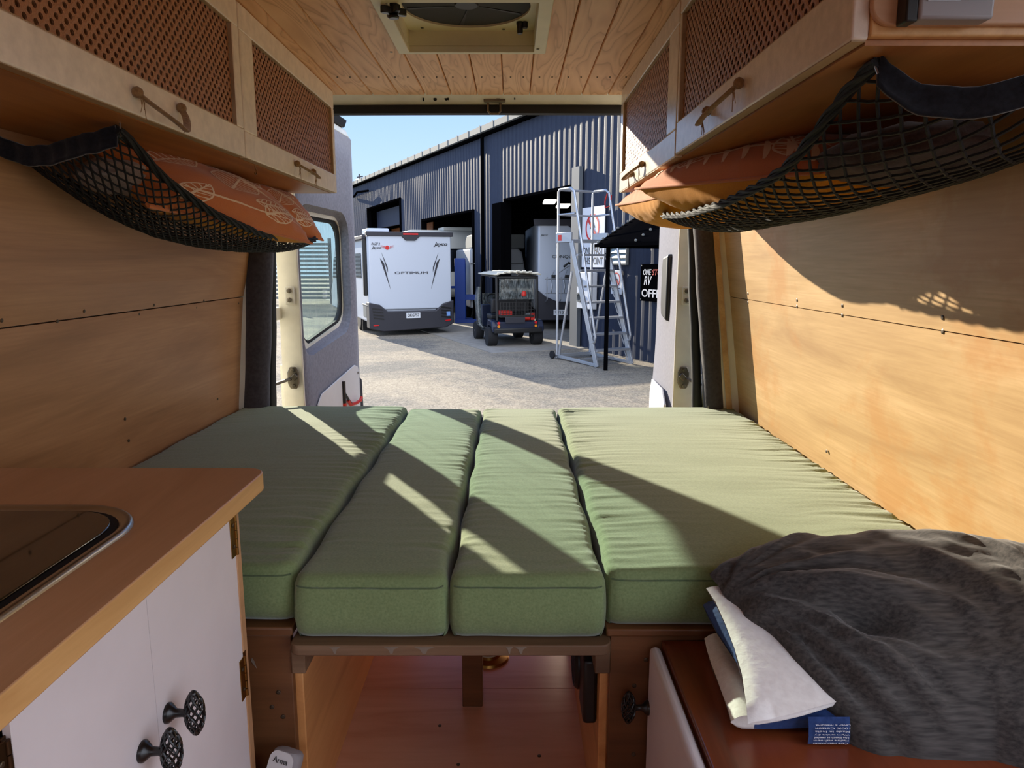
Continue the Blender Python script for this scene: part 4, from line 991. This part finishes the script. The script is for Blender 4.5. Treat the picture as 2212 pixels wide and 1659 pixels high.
c = (.89,.70); g = G(); ringp(g,c,.13,.02,.062); d = .12/2**.5; g.prism([Wp(c[0]+d+.01,c[1]+d-.01,.066),Wp(c[0]+d-.01,c[1]+d+.01,.066),Wp(c[0]-d-.01,c[1]-d+.01,.066),Wp(c[0]-d+.01,c[1]-d-.01,.066)], -BN*.003); obj('prohibition_ring', g, M['signred'], sg)
g = G(); g.beam(Wp(c[0]+.07,c[1],.0635),Wp(c[0]-.06,c[1],.0635),.025,.003,-BN); obj('cigarette_symbol', g, M['ink'], sg)
g = G(); g.fbox(FR,.76,1.02,.062,.064,.53,.545); g.fbox(FR,.78,1.0,.062,.064,.49,.505); obj('text_line', g, M['ink'], sg)
sg = sign('office_sign', -.85,.08,.35,.99,M['cladblk'],'black office sign on the wall beside the right rear door')
text('ONE', Wp(.0,.80,.063), EX, EZ, .25, .10, M['pale'], sg, shear=.25, bold=.02); text('STOP', Wp(-.27,.80,.063), EX, EZ, .36, .10, M['signred'], sg, shear=.25, bold=.02); text('RV', Wp(-.03,.63,.063), EX, EZ, .24, .15, M['pale'], sg, shear=.25, bold=.02); text('OFFICE', Wp(.03,.42,.063), EX, EZ, .80, .14, M['pale'], sg, bold=.015)
for a,b in ((.05,.96),(.05,.38)): g = G(); g.lathe([(.012,0),(.012,.006)], Wp(a,b,.062), -BN, 8); obj('bolt', g, M['steel'], sg)
lv = thing('louvre_window', Wp(.8,1.0,.05), 'grey louvre window on the wall under the canopy', 'window')
g = G(); g.fbox(FR,.52,1.13,.04,.09,.97,1.0); g.fbox(FR,.52,1.13,.04,.09,1.38,1.41); g.fbox(FR,.52,.55,.04,.09,1.0,1.38); g.fbox(FR,1.10,1.13,.04,.09,1.0,1.38); obj('frame', g, M['gutter'], lv)
g = G()
for k in range(4): g.hexa([Wp(.55,1.0+.095*k,.09),Wp(1.1,1.0+.095*k,.09),Wp(1.1,1.0+.095*k,.08),Wp(.55,1.0+.095*k,.08),Wp(.55,1.085+.095*k,.05),Wp(1.1,1.085+.095*k,.05),Wp(1.1,1.085+.095*k,.04),Wp(.55,1.085+.095*k,.04)])
obj('slats', g, flat('frosted_louvre',(150,170,178),.3), lv)
mb = thing('meter_box', Wp(2.2,.17,.05), 'white meter box on the wall behind the ladder', 'meter box'); g = G(); g.fbox(FR,1.62,2.22,.05,.18,.1,.82); obj('body', g, M['signw'], mb, bevel=.01)
g = G(); g.lathe([(.10,0),(.10,.03),(.07,.03),(.07,.0)], Wp(2.08,.62,.18), -BN, 20); g.lathe([(.10,0),(.10,.03),(.07,.03),(.07,.0)], Wp(2.08,.32,.18), -BN, 20); obj('dial', g, M['gutter'], mb, smooth=40)

# ------------------------------------------------------------------ motorhome
def frame(o, az):
    a = math.radians(az); h = V((math.sin(a),math.cos(a),0)); r = V((math.cos(a),-math.sin(a),0)); return V(o), r, h, V((0,0,1))
def wheel(parent, fr, a, b, r, w, rim='alu', name='wheel'):
    o, x, y, z = fr; c = o+x*a+y*b+z*r; g = G()
    g.lathe([(r*.62,-w/2),(r*.92,-w/2),(r,-w*.32),(r,w*.32),(r*.92,w/2),(r*.62,w/2)], c, x, 28); wo_ = obj(name, g, M['tyre'], parent, smooth=40)
    g = G()
    for s in (-1,1): g.lathe([(r*.62,w*.30),(r*.58,w*.47),(r*.2,w*.40),(r*.12,w*.5),(0,w*.5)], c, x*s, 20)
    obj('rim', g, M[rim], wo_, smooth=40)
mh = frame((-3.36,16.8,GZ), -21); MW, ML, MH = 2.03, 7.2, 2.44
mo = thing('motorhome', mh[0], 'white motorhome with graphite bumper parked to the left in the yard', 'motorhome')
g = G(); g.fbox(mh,0,MW,.06,ML-1.6,.30,MH-.08); g.prism([mh[0]+mh[1]*0+mh[2]*y+mh[3]*z for y,z in ((ML-1.6,.3),(ML,.3),(ML,.85),(ML-.5,1.2),(ML-1.0,2.0),(ML-1.6,MH-.08))], mh[1]*MW); obj('body', g, M['mhwhite'], mo, bevel=.05, seg=3)
g = G(); g.fbox(mh,.02,MW-.02,0,.07,.62,MH-.04); obj('rear_panel', g, M['mhwhite'], mo, bevel=.03, seg=3)
Q = lambda a,z,o=0: mh[0]+mh[1]*a-mh[2]*o+mh[3]*z
g = G(); g.prism([Q(a,z,.03) for a,z in ((-.03,MH+.0),(-.03,MH-.10),(.80,MH-.10),(.90,MH-.20),(1.13,MH-.20),(1.24,MH-.10),(MW+.03,MH-.10),(MW+.03,MH+.0))], mh[2]*.16); rb = obj('roof_band', g, M['mhdark'], mo, bevel=.01)
g = G(); g.fbox(mh,.84,1.2,-.04,-.02,MH-.07,MH-.03); obj('brake_light', g, M['redlens'], rb)
g = G(); g.prism([Q(a,z,.06) for a,z in ((-.02,.18),(-.02,.80),(.24,.74),(.42,.58),(1.60,.58),(1.78,.74),(MW+.02,.82),(MW+.02,.26),(1.85,.16),(.3,.10))], mh[2]*.4); bu = obj('bumper', g, M['mhdark'], mo, bevel=.02)
for s in (0,1):
    g = G()
    for k in range(4):
        a0 = .05+.01*k if s == 0 else MW-.30; g.prism([Q(a0,.68-.075*k,.066),Q(a0+.25,.66-.075*k-.02,.066),Q(a0+.25,.63-.075*k-.02,.066),Q(a0,.64-.075*k,.066)], mh[2]*.02)
    obj('louvre', g, M['black'], bu)

g = G(); g.prism([Q(.07,.24,.072),Q(.20,.25,.072),Q(.20,.27,.072),Q(.07,.27,.072)], mh[2]*.02); g.prism([Q(1.83,.31,.072),Q(1.96,.33,.072),Q(1.96,.36,.072),Q(1.83,.34,.072)], mh[2]*.02); obj('reflector', g, M['redlens'], bu)
g = G(); g.fbox(mh,.86,1.20,-.075,-.055,.41,.54); pt_ = obj('number_plate', g, M['signw'], bu); text('QKG757', Q(.885,.435,.077), mh[1], EZ, .29, .08, M['ink'], pt_, depth=.004, bold=.01)
g = G(); g.fbox(mh,1.86,1.95,-.075,-.055,.44,.55); obj('sticker', g, flat('blue_sticker',(120,160,220),.5), bu)
text('Jayco', Q(1.58,2.10,.003), mh[1], EZ, .34, .11, M['ink'], mo, depth=.006, shear=.3, bold=.02)
text('PAZF 2', Q(.09,2.13,.003), mh[1], EZ, .20, .055, M['ink'], mo, depth=.006, shear=.3); text('Jayco', Q(.09,2.03,.003), mh[1], EZ, .23, .07, M['ink'], mo, depth=.006, shear=.3, bold=.015)
text('OPTIMUM', Q(.62,1.46,.003), mh[1], EZ, .80, .055, M['mhdark'], mo, depth=.006)
g = G(); g.lathe([(.05,0),(.05,.006)], Q(.46,2.07,.003), -mh[2], 16)
for s in (-1,1):
    for k in range(3): g.prism([Q(.46+s*.06,2.10-.018*k,.004),Q(.46+s*.16,2.13-.025*k,.004),Q(.46+s*.06,2.09-.018*k,.004)], -mh[2]*.004)
obj('winged_emblem', g, M['signred'], mo)
g = G()
for m_ in (0,1):
    f = lambda a: a if m_ == 0 else MW-a-.02
    for pts in (((.28,1.83),(.37,1.72),(.51,1.10)),((.32,1.96),(.46,1.50),(.455,1.62))): g.prism([Q(f(a),z,.003) for a,z in pts], -mh[2]*.005)
obj('stripe_decal', g, M['mhdark'], mo)
g = G(); g.fbox(mh,.1,.62,.5,1.3,MH-.02,MH+.10); g.fbox(mh,1.1,1.5,2.2,2.7,MH-.02,MH+.07); obj('roof_hatch', g, M['mhwhite'], mo, bevel=.03)
g = G(); g.fbox(mh,-.09,-.0,.15,.27,.95,2.28); obj('awning_arm', g, M['black'], mo, bevel=.02); g = G(); g.fbox(mh,-.10,-.0,.15,4.6,2.26,2.36); obj('awning_case', g, M['mhdark'], mo, bevel=.02)
for b0, b1 in ((1.0,1.9),(3.2,4.2)): obj('side_window', G().fbox(mh,-.012,0,b0,b1,1.35,1.95), M['tinted'], mo)
g = G(); g.prism([mh[0]+mh[1]*-.012+mh[2]*y+mh[3]*z for y,z in ((ML-1.5,1.25),(ML-.62,1.25),(ML-1.0,1.85),(ML-1.5,1.9))], mh[1]*.02); obj('cab_window', g, M['tinted'], mo)
g = G(); g.fbox(mh,-.02,0,.35,.8,.42,.74); g.fbox(mh,-.03,0,.1,.9,.70,.73); obj('side_hatch', g, M['gutter'], mo, bevel=.01)
for b in (1.7,5.9):
    for a in (.12,MW-.12): wheel(mo, mh, a, b, .33, .22)
g = G(); g.fbox(mh,.02,.28,1.2,1.24,.04,.35); g.fbox(mh,MW-.5,MW-.2,1.2,1.24,.04,.35); obj('mud_flap', g, M['tyre'], mo)
g = G(); g.fbox(mh,.3,MW-.3,.5,6.5,.22,.35); obj('chassis', g, M['black'], mo)

# ------------------------------------------------------------------ golf cart
gc = frame((-.30,14.62,GZ), -15); CW = .98
ca = thing('golf_cart', gc[0], 'black golf cart with pale roof parked in the middle of the yard', 'golf cart')
for a, b in ((-.06,0),(CW-.06,0)): wheel(ca, gc, a-.02, b+.22, .205, .20)
for a, b in ((-.04,1.55),(CW-.08,1.55)): wheel(ca, gc, a, b+.1, .205, .18)
g = G(); g.fbox(gc,-.02,CW-.1,.0,.62,.30,.52); g.prism([gc[0]+gc[1]*-.12+gc[2]*y+gc[3]*z for y,z in ((-.02,.30),(-.02,.42),(.08,.54),(.40,.56),(.52,.42),(.48,.34),(.38,.44),(.10,.42))], gc[1]*.14); g.prism([gc[0]+gc[1]*(CW-.12)+gc[2]*y+gc[3]*z for y,z in ((-.02,.30),(-.02,.42),(.08,.54),(.40,.56),(.52,.42),(.48,.34),(.38,.44),(.10,.42))], gc[1]*.14); obj('rear_body', g, M['cartblue'], ca, bevel=.02)
g = G(); g.fbox(gc,0,CW-.12,.6,2.0,.24,.32); g.fbox(gc,-.06,CW-.06,.55,1.3,.24,.28); obj('floor_pan', g, M['black'], ca, bevel=.01)
g = G(); g.prism([gc[0]+gc[1]*.0+gc[2]*y+gc[3]*z for y,z in ((1.5,.28),(2.05,.28),(2.0,.55),(1.75,.78),(1.55,.80))], gc[1]*(CW-.12)); obj('front_cowl', g, M['cartblue'], ca, bevel=.03)
g = G(); g.fbox(gc,-.06,CW-.06,-.08,-.02,.30,.38); g.beam(gc[0]+gc[1]*-.08+gc[2]*-.04+gc[3]*.34, gc[0]+gc[1]*(CW-.04)+gc[2]*-.04+gc[3]*.34, .07,.10); obj('rear_bumper', g, M['black'], ca, bevel=.01)
for a in (.02,CW-.16):
    g = G(); g.lathe([(.03,0),(.03,.012)], gc[0]+gc[1]*a+gc[2]*-.022+gc[3]*.50, -gc[2], 12); obj('tail_light', g, M['redlens'], ca); g = G(); g.lathe([(.03,0),(.03,.012)], gc[0]+gc[1]*a+gc[2]*-.022+gc[3]*.43, -gc[2], 12); obj('indicator', g, M['amber'], ca)
g = G(); g.fbox(gc,.0,CW-.12,.62,1.02,.52,.64); obj('seat', g, M['seat'], ca, bevel=.04, seg=3)
g = G(); g.fbox(gc,.0,CW-.12,.52,.62,.66,.98); obj('backrest', g, M['seat'], ca, bevel=.04, seg=3)
g = G(); g.fbox(gc,.06,CW-.2,-.02,.40,.62,.66)
for k in range(12):
    a = .06+(CW-.26)*k/11; g.beam(gc[0]+gc[1]*a+gc[2]*-.02+gc[3]*.62, gc[0]+gc[1]*a+gc[2]*-.02+gc[3]*.92, .010)
for z in (.62,.70,.77,.84,.92): g.beam(gc[0]+gc[1]*.06+gc[2]*-.02+gc[3]*z, gc[0]+gc[1]*(CW-.2)+gc[2]*-.02+gc[3]*z, .012)
obj('rear_basket', g, M['black'], ca)
g = G(); g.fbox(gc,.10,.32,.02,.3,.62,.74); g.lathe([(.06,0),(.06,.36)], gc[0]+gc[1]*.34+gc[2]*.04+gc[3]*.60, gc[1], 14); g.fbox(gc,.72,.80,.0,.1,.55,.70); obj('red_canister', g, M['red'], ca, smooth=40)
g = G(); g.fbox(gc,.16,.58,-.05,-.03,.50,.62); obj('step_plate', g, M['mhdark'], ca, bevel=.005)
g = G(); g.tube([gc[0]+gc[1]*(.72+.09*math.cos(t))+gc[2]*(.10)+gc[3]*(.62+.04*math.sin(t)) for t in [2*math.pi*k/14 for k in range(14)]], .03, 6, closed=True); obj('coiled_hose', g, M['gutter'], ca, smooth=60)
g = G()
for a in (.0,CW-.12):
    g.tube([gc[0]+gc[1]*a+gc[2]*.02+gc[3]*.55, gc[0]+gc[1]*a+gc[2]*.06+gc[3]*1.46], .028, 8); g.tube([gc[0]+gc[1]*a+gc[2]*1.72+gc[3]*.78, gc[0]+gc[1]*a+gc[2]*1.45+gc[3]*1.48], .02, 8)
    g.tube([gc[0]+gc[1]*a+gc[2]*.06+gc[3]*1.44, gc[0]+gc[1]*a+gc[2]*1.46+gc[3]*1.46], .022, 8)
g.tube([gc[0]+gc[1]*.0+gc[2]*.05+gc[3]*1.43, gc[0]+gc[1]*(CW-.12)+gc[2]*.05+gc[3]*1.43], .03, 8); g.tube([gc[0]+gc[1]*.42+gc[2]*.05+gc[3]*.92,gc[0]+gc[1]*.42+gc[2]*.05+gc[3]*1.2],.012,6); obj('roof_frame', g, M['black'], ca, smooth=50)
g = G(); g.grid(17, 9, lambda i,j: gc[0]+gc[1]*(-.06+(CW)*i)+gc[2]*(-.05+1.6*j)+gc[3]*(1.50+.055*(1-(2*i-1)**2)+.012*math.cos(i*16*math.pi)*.5)); o = obj('roof', g, M['cartroof'], ca, smooth=60); m = o.modifiers.new('s','SOLIDIFY'); m.thickness = .03
g = G()
for k in range(7): p = gc[0]+gc[1]*(.02+.80*k/6)+gc[2]*-.055+gc[3]*(1.515+.045*(1-(2*k/6-1)**2)); g.tube([p-gc[1]*.035,p+gc[1]*.035], .018, 8)
obj('roof_lamp', g, M['cartroof'], ca, smooth=60)
g = G(); g.fbox(gc,.02,CW-.14,1.50,1.51,.80,1.05); obj('windscreen', g, M['clear'], ca); g = G(); g.fbox(gc,.05,CW-.18,.04,.05,.98,1.40); obj('rear_screen', g, M['clear'], ca)
g = G(); cs = gc[0]+gc[1]*.22+gc[2]*1.25+gc[3]*.92; ax = (-gc[2]*.7+gc[3]*.7).normalized(); x = gc[1]; y = ax.cross(x); g.tube([cs+x*(.16*math.cos(t))+y*(.16*math.sin(t)) for t in [2*math.pi*k/24 for k in range(24)]], .014, 6, closed=True); g.tube([cs, cs-ax*.3], .014, 6); obj('steering_wheel', g, M['black'], ca, smooth=50)
g = G(); g.lathe([(.05,0),(.06,.05),(.04,.10),(.0,.12)], gc[0]+gc[1]*.58+gc[2]*.06+gc[3]*1.04, (0,0,1), 12); obj('red_lantern', g, M['red'], ca, smooth=50)
g = G(); g.tube([gc[0]+gc[1]*-.10+gc[2]*1.3+gc[3]*1.2,gc[0]+gc[1]*-.13+gc[2]*1.3+gc[3]*.9,gc[0]+gc[1]*-.12+gc[2]*1.2+gc[3]*.4,gc[0]+gc[1]*-.05+gc[2]*1.1+gc[3]*.3], [.05,.07,.06,.02], 10); obj('side_curtain', g, M['clear'], ca, smooth=60)

# ------------------------------------------------------------------ platform ladder
LA = V((.82,12.85,GZ)); ey = V((.59,-1.04,0)); Ld = ey.length; ey = ey.normalized(); ex = V((-ey.y,ey.x,0)); LW = .74
lf = (LA, ex, ey, V((0,0,1)))
la = thing('platform_ladder', LA, 'tall silver mobile platform ladder with handrails beside the workshop', 'ladder')
q = lambda a,b,z: LA+ex*a+ey*b+V((0,0,z))
PLz = 2.13; PLd = .42; ST = 1.22
g = G()
for a in (0,LW):
    g.tube([q(a,0,.02),q(a,0,PLz+.82),q(a,.04,PLz+.86),q(a,PLd-.04,PLz+.86),q(a,PLd+.06,PLz+.80),q(a,ST-.05,.50),q(a,ST-.07,.42),q(a,ST-.14,.40)], .022, 8)
    g.tube([q(a,0,PLz+.43),q(a,PLd+.10,PLz+.43)], .018, 8)
g.tube([q(0,0,PLz+.86),q(LW,0,PLz+.86)], .02, 8); g.tube([q(0,0,PLz+.43),q(LW,0,PLz+.43)], .018, 8); obj('handrail', g, M['alu'], la, smooth=50)
for a in (0,LW):
    g = G(); g.beam(q(a,PLd,PLz-.04), q(a,ST,.0), .035, .10, ey); obj('stringer', g, M['alu'], la, bevel=.004)
    g = G(); g.tube([q(a,.45,PLz-.55),q(a,.06,.05)], .022, 8); obj('brace', g, M['alu'], la, smooth=50)
g = G(); g.beam(q(0,-.04,.06),q(0,ST,.03),.04,.05); g.beam(q(LW,-.04,.06),q(LW,ST,.03),.04,.05); g.beam(q(0,0,.06),q(LW,0,.06),.04,.05); g.beam(q(0,.7,.06),q(LW,.7,.06),.03,.04); obj('base_frame', g, M['alu'], la, bevel=.003)
g = G(); g.fbox(lf,-.02,LW+.02,-.02,PLd+.02,PLz-.05,PLz); g.fbox(lf,-.03,0,-.03,PLd+.03,PLz-.05,PLz+.12); g.fbox(lf,LW,LW+.03,-.03,PLd+.03,PLz-.05,PLz+.12); obj('platform', g, M['alu'], la, bevel=.004)
for k in range(1,8):
    f = k/8; b = PLd+(ST-PLd)*f; z = PLz*(1-f); g = G(); g.fbox(lf,.02,LW-.02,b-.10,b+.07,z-.02,z+.015); obj('tread', g, M['alu'], la, bevel=.003)
    g = G(); 
    for a in (.03,LW-.03): g.beam(q(a,b-.09,z),q(a,b+.02,z-.20),.012)
    obj('tread_stay', g, M['alu'], la)
for a in (-.07,LW+.07):
    g = G(); g.lathe([(.07,-.018),(.075,0),(.07,.018)], q(a,-.05,.075), ex, 16); obj('wheel', g, M['tyre'], la, smooth=40)
g = G(); g.fbox(lf,-.034,-.03,.05,.15,PLz-.02,PLz+.08); obj('red_sticker', g, M['signred'], la)
g = G(); g.tube([q(LW,PLd+.02,PLz+.84),q(LW,PLd-.06,PLz+.66),q(LW-.02,PLd-.02,PLz+.55),q(LW,PLd+.10,PLz+.58),q(LW,PLd+.12,PLz+.76)], .012, 6); obj('safety_chain', g, M['red'], la, smooth=50)

# ------------------------------------------------------------------ canopy
cn = thing('entrance_canopy', (1.53,11.45,GZ), 'black curved canopy on a thin post over the office entrance', 'canopy')
g = G(); g.box(1.495,1.557,11.42,11.48,GZ,1.30); obj('post', g, M['cladblk'], cn, bevel=.004)
CB = V((1.40,11.45,1.30)); cnd = BN; cnl = -BD
def cnp(t, l): return CB+cnd*(1.75*t)+cnl*l+V((0,0,.72*math.sin(t*math.pi/2)))
g = G(); g.grid(20, 6, lambda i,j: cnp(i, -.15+2.4*j)); o = obj('roof_sheet', g, M['cladblk'], cn, smooth=50); m = o.modifiers.new('s','SOLIDIFY'); m.thickness = .02
g = G(); g.beam(cnp(0,0)+V((0,0,-.03)), cnp(0,0)+cnd*1.7+V((0,0,-.03)), .06,.06); g.beam(cnp(0,-.15)+V((0,0,-.02)), cnp(0,2.2)+V((0,0,-.02)), .05,.05); g.beam(cnp(0,2.1)+V((0,0,-.03)), cnp(0,2.1)+cnd*1.7+V((0,0,-.03)), .06,.06); obj('beam', g, M['cladblk'], cn)
for l, n0, t0, t1 in ((-.10,16,.02,.80),(1.0,12,.02,.8)):
    for k in range(n0):
        t = t0+(t1-t0)*k/(n0-1); p = cnp(t,l)+V((0,0,.012))-cnd*.022; g = G(); g.lathe([(.0,-.022),(.016,-.015),(.022,0),(.016,.015),(0,.022)], p, (0,0,1), 10); obj('cap_nut', g, M['gutter'], cn, smooth=60)

# ------------------------------------------------------------------ vehicles inside the workshop
cf = frame((.66,18.2,GZ+.02), -3); cv = thing('caravan', cf[0], 'white touring caravan with bikes on its back, inside the workshop', 'caravan')
R_ = lambda a,z,o=0: cf[0]+cf[1]*a-cf[2]*o+cf[3]*z
g = G(); g.fbox(cf,0,2.1,.04,4.6,.45,2.70); obj('body', g, M['mhwhite'], cv, bevel=.05, seg=3)
g = G(); g.prism([R_(a,z,.03) for a,z in ((-.12,2.78),(-.10,2.62),(.75,2.62),(.88,2.52),(1.2,2.52),(1.35,2.62),(2.2,2.62),(2.2,2.78))], cf[2]*.12); obj('roof_band', g, M['mhdark'], cv, bevel=.01)
g = G(); g.prism([R_(a,z,.05) for a,z in ((-.05,.25),(-.05,1.05),(.2,.85),(.5,.72),(2.15,.72),(2.15,.25))], cf[2]*.3); bu = obj('bumper', g, M['mhdark'], cv, bevel=.02)
g = G(); g.fbox(cf,.40,.75,-.07,-.05,.38,.52); pl_ = obj('number_plate', g, M['signw'], bu); text('W135', R_(.43,.41,.072), cf[1], EZ, .28, .08, M['ink'], pl_, depth=.004)
text('CONQUEST', R_(.36,1.80,-.035), cf[1], EZ, .72, .09, M['ink'], cv, depth=.006); text('Jayco', R_(.98,2.40,-.035), cf[1], EZ, .34, .10, M['ink'], cv, depth=.006, shear=.3, bold=.02); text('Jayco', R_(.06,2.36,-.035), cf[1], EZ, .18, .05, M['ink'], cv, depth=.006, shear=.3)
g = G(); g.lathe([(.06,0),(.06,.006)], R_(.56,2.36,-.035), -cf[2], 16); obj('emblem', g, M['signred'], cv)
for a in (.1,2.0): wheel(cv, cf, a, 2.4, .32, .2)
g = G()
for a in (.2,.55,.9,1.2): g.tube([R_(a,.72,.05),R_(a,.80,.35),R_(a,1.35,.30)], .014, 6)
for z in (.95,1.3): g.tube([R_(.15,z,.30),R_(1.25,z,.30)], .016, 6)
obj('bike_rack', g, M['alu'], cv, smooth=50)
g = G()
for a in (.30,.62,.95):
    g.tube([R_(a,1.32,.30),R_(a+.06,1.45,.26),R_(a+.10,1.5,.10)], .014, 6); g.tube([R_(a,.95,.32),R_(a+.02,1.1,.36),R_(a,1.28,.32)], .02, 6)
g.tube([R_(.30,1.32,.3),R_(.75,1.62,.2),R_(1.05,1.62,.2)], .016, 6); obj('rack_clamp', g, M['alu'], cv, smooth=50)
for a in (.36,.70,1.02): obj('rack_grip', G().box(*(lambda p: (p.x-.05,p.x+.05,p.y-.05,p.y+.05,p.z-.04,p.z+.04))(R_(a,1.36,.28))), M['black'], cv)
g = G(); g.tube([R_(.62,1.60,.22),R_(.75,1.70,.22),R_(.9,1.62,.22)], .03, 6); obj('rack_grip', g, M['black'], cv)
sf = frame((-.80,20.6,GZ+.02), -12); s2 = thing('caravan', sf[0], 'silver grey caravan deeper in the workshop behind the golf cart', 'caravan')
g = G(); g.prism([sf[0]+sf[2]*0+sf[1]*a+sf[3]*z for a,z in ((-.4,.4),(1.3,.4),(1.3,1.0),(1.12,2.0),(1.0,2.1),(-.4,2.1))], sf[2]*3.0); obj('body', g, flat('silver_grey',(168,172,176),.4), s2, bevel=.05)
g = G(); g.fbox(sf,-.1,.75,-.015,0,1.1,1.55); obj('window', g, M['tinted'], s2); g = G(); g.fbox(sf,-.4,1.15,-.02,0,1.66,1.69); obj('trim_strip', g, M['gutter'], s2); g = G(); g.fbox(sf,-.3,1.2,0,1.6,2.1,2.5); obj('roof_box', g, M['gutter'], s2, bevel=.04)
for a in (-.2,1.1): wheel(s2, sf, a, 2, .32, .2)
of = frame((-2.35,23.6,GZ+.02), -18); oc = thing('caravan', of[0], 'old off-white caravan with rounded roof in the left bay', 'caravan')
g = G(); g.fbox(of,-1.2,2.0,0,4.5,.55,2.75); obj('body', g, M['oldwhite'], oc, bevel=.35, seg=6)
g = G(); g.fbox(of,-.2,.78,-.02,.02,1.4,2.15); g.fbox(of,1.12,1.6,-.02,.02,1.2,2.2); obj('window', g, M['tinted'], oc, bevel=.04); g = G(); g.fbox(of,-1.2,2.0,-.02,0,.86,.93); obj('blue_stripe', g, M['blue'], oc); g = G(); g.fbox(of,.88,.98,-.03,.0,1.2,2.4); obj('corner_strip', g, M['signw'], oc); g = G(); g.fbox(of,.2,1.3,.3,1.2,2.75,2.85); obj('roof_hatch', g, M['oldwhite'], oc)
for a in (-1.0,1.8): wheel(oc, of, a, 2.2, .32, .2)
vl = thing('vehicle_lift', U(995,700,Y=20.5), 'blue steel vehicle lift post in the left workshop bay', 'lift'); c = U(995,695,Y=20.5)
g = G(); g.box(c.x-.15,c.x+.16,20.4,20.7,GZ,1.12); obj('post', g, M['blue'], vl, bevel=.02); g = G(); g.box(c.x-.15,c.x+.8,20.3,20.9,GZ,GZ+.12); obj('base', g, M['blue'], vl); g = G(); g.box(c.x+.15,c.x+.7,20.4,20.6,-.05,.1); obj('arm', g, M['blue'], vl)
# added fence imitating door glass reflections; line of poles far left
bf = thing('reflection_fence', (-9,30,GZ), 'added pale slat fence imitating stripes reflected in the left door window', 'fence')
g = G()
for k in range(14): g.box(-14,-7.6,29.95,30.05,GZ+.2+.17*k,GZ+.30+.17*k)
obj('slat_panel', g, M['gutter'], bf)
for x in (-14,-10.8,-7.6): g = G(); g.box(x-.06,x+.06,30.05,30.15,GZ,GZ+2.7); obj('post', g, M['gutter'], bf)
g = G(); a = U(768,388,Y=60); b = U(850,363,Y=50); b = U(858,362,Y=48); g.tube([a,(a+b)/2+V((0,0,-.15)),b], .02, 5); pwl = tag(obj('power_line', g, M['mhdark']), 'thin power line in the sky beyond the workshop roof', 'power line')
pp = tag(obj('utility_pole', G().tube([U(776,398,Y=60),V((U(776,398,Y=60).x,60,GZ))][::-1], .12, 8).tube([U(776,376,Y=60),U(777,400,Y=60)], .06, 6).beam(U(771,383,Y=60),U(784,381,Y=60),.08), M['mhdark']), 'distant utility pole above the workshop roofline', 'pole')

# ================================================================== LIGHT, SKY, CAMERA
SUN_AZ, SUN_EL = math.radians(-30), math.radians(16.6)
sd_ = V((math.sin(SUN_AZ)*math.cos(SUN_EL), math.cos(SUN_AZ)*math.cos(SUN_EL), math.sin(SUN_EL)))
li = bpy.data.lights.new('sun','SUN'); li.energy = 9.2; li.color = (1,.895,.72); li.angle = math.radians(.53)
so = bpy.data.objects.new('sun', li); COL.objects.link(so); so.rotation_euler = (-sd_).to_track_quat('-Z','Y').to_euler()
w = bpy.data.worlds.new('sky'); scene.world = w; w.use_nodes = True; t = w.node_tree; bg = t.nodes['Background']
tc = t.nodes.new('ShaderNodeTexCoord'); sx = t.nodes.new('ShaderNodeSeparateXYZ'); t.links.new(tc.outputs['Generated'], sx.inputs[0])
rp = t.nodes.new('ShaderNodeValToRGB'); t.links.new(sx.outputs[2], rp.inputs[0]); e = rp.color_ramp.elements
e[0].position = 0; e[0].color = (.52,.64,.78,1); e[1].position = .45; e[1].color = (.17,.33,.72,1)
x = e.new(.08); x.color = (.44,.60,.82,1); x = e.new(.22); x.color = (.30,.48,.84,1)
# added bright sky out of view, away from the sun, to fill the interior
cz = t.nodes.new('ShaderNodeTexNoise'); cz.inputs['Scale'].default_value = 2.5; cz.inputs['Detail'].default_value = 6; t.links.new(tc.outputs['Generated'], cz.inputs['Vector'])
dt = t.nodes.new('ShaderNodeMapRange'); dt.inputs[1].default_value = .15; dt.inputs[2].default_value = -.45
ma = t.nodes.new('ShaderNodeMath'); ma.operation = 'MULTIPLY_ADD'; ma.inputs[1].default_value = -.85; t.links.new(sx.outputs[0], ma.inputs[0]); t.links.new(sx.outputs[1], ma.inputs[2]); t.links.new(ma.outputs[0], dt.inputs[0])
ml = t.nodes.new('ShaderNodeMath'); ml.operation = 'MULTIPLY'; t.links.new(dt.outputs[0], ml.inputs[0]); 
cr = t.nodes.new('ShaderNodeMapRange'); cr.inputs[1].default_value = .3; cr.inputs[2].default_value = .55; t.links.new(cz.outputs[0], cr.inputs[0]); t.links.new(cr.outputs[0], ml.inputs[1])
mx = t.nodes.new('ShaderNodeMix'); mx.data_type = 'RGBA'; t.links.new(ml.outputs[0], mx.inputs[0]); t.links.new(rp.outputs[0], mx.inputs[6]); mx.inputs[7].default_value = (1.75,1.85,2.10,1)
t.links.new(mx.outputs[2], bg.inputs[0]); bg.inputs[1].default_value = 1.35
cam = bpy.data.cameras.new('camera'); co = bpy.data.objects.new('camera', cam); COL.objects.link(co)
co.location = (0,0,CZ); co.rotation_euler = (math.pi/2-PITCH,0,0); cam.sensor_width = 36; cam.lens = 36*F/2212; cam.clip_start = .02; cam.clip_end = 300
scene.camera = co
vs = scene.view_settings; vs.view_transform = 'Standard'; vs.look = 'None'; vs.gamma = 1; vs.exposure = 0.18; vs.use_curve_mapping = False
cy = scene.cycles; cy.max_bounces = 10; cy.diffuse_bounces = 6; cy.transparent_max_bounces = 12; cy.caustics_reflective = False; cy.caustics_refractive = False; cy.use_denoising = True; cy.sample_clamp_indirect = 6
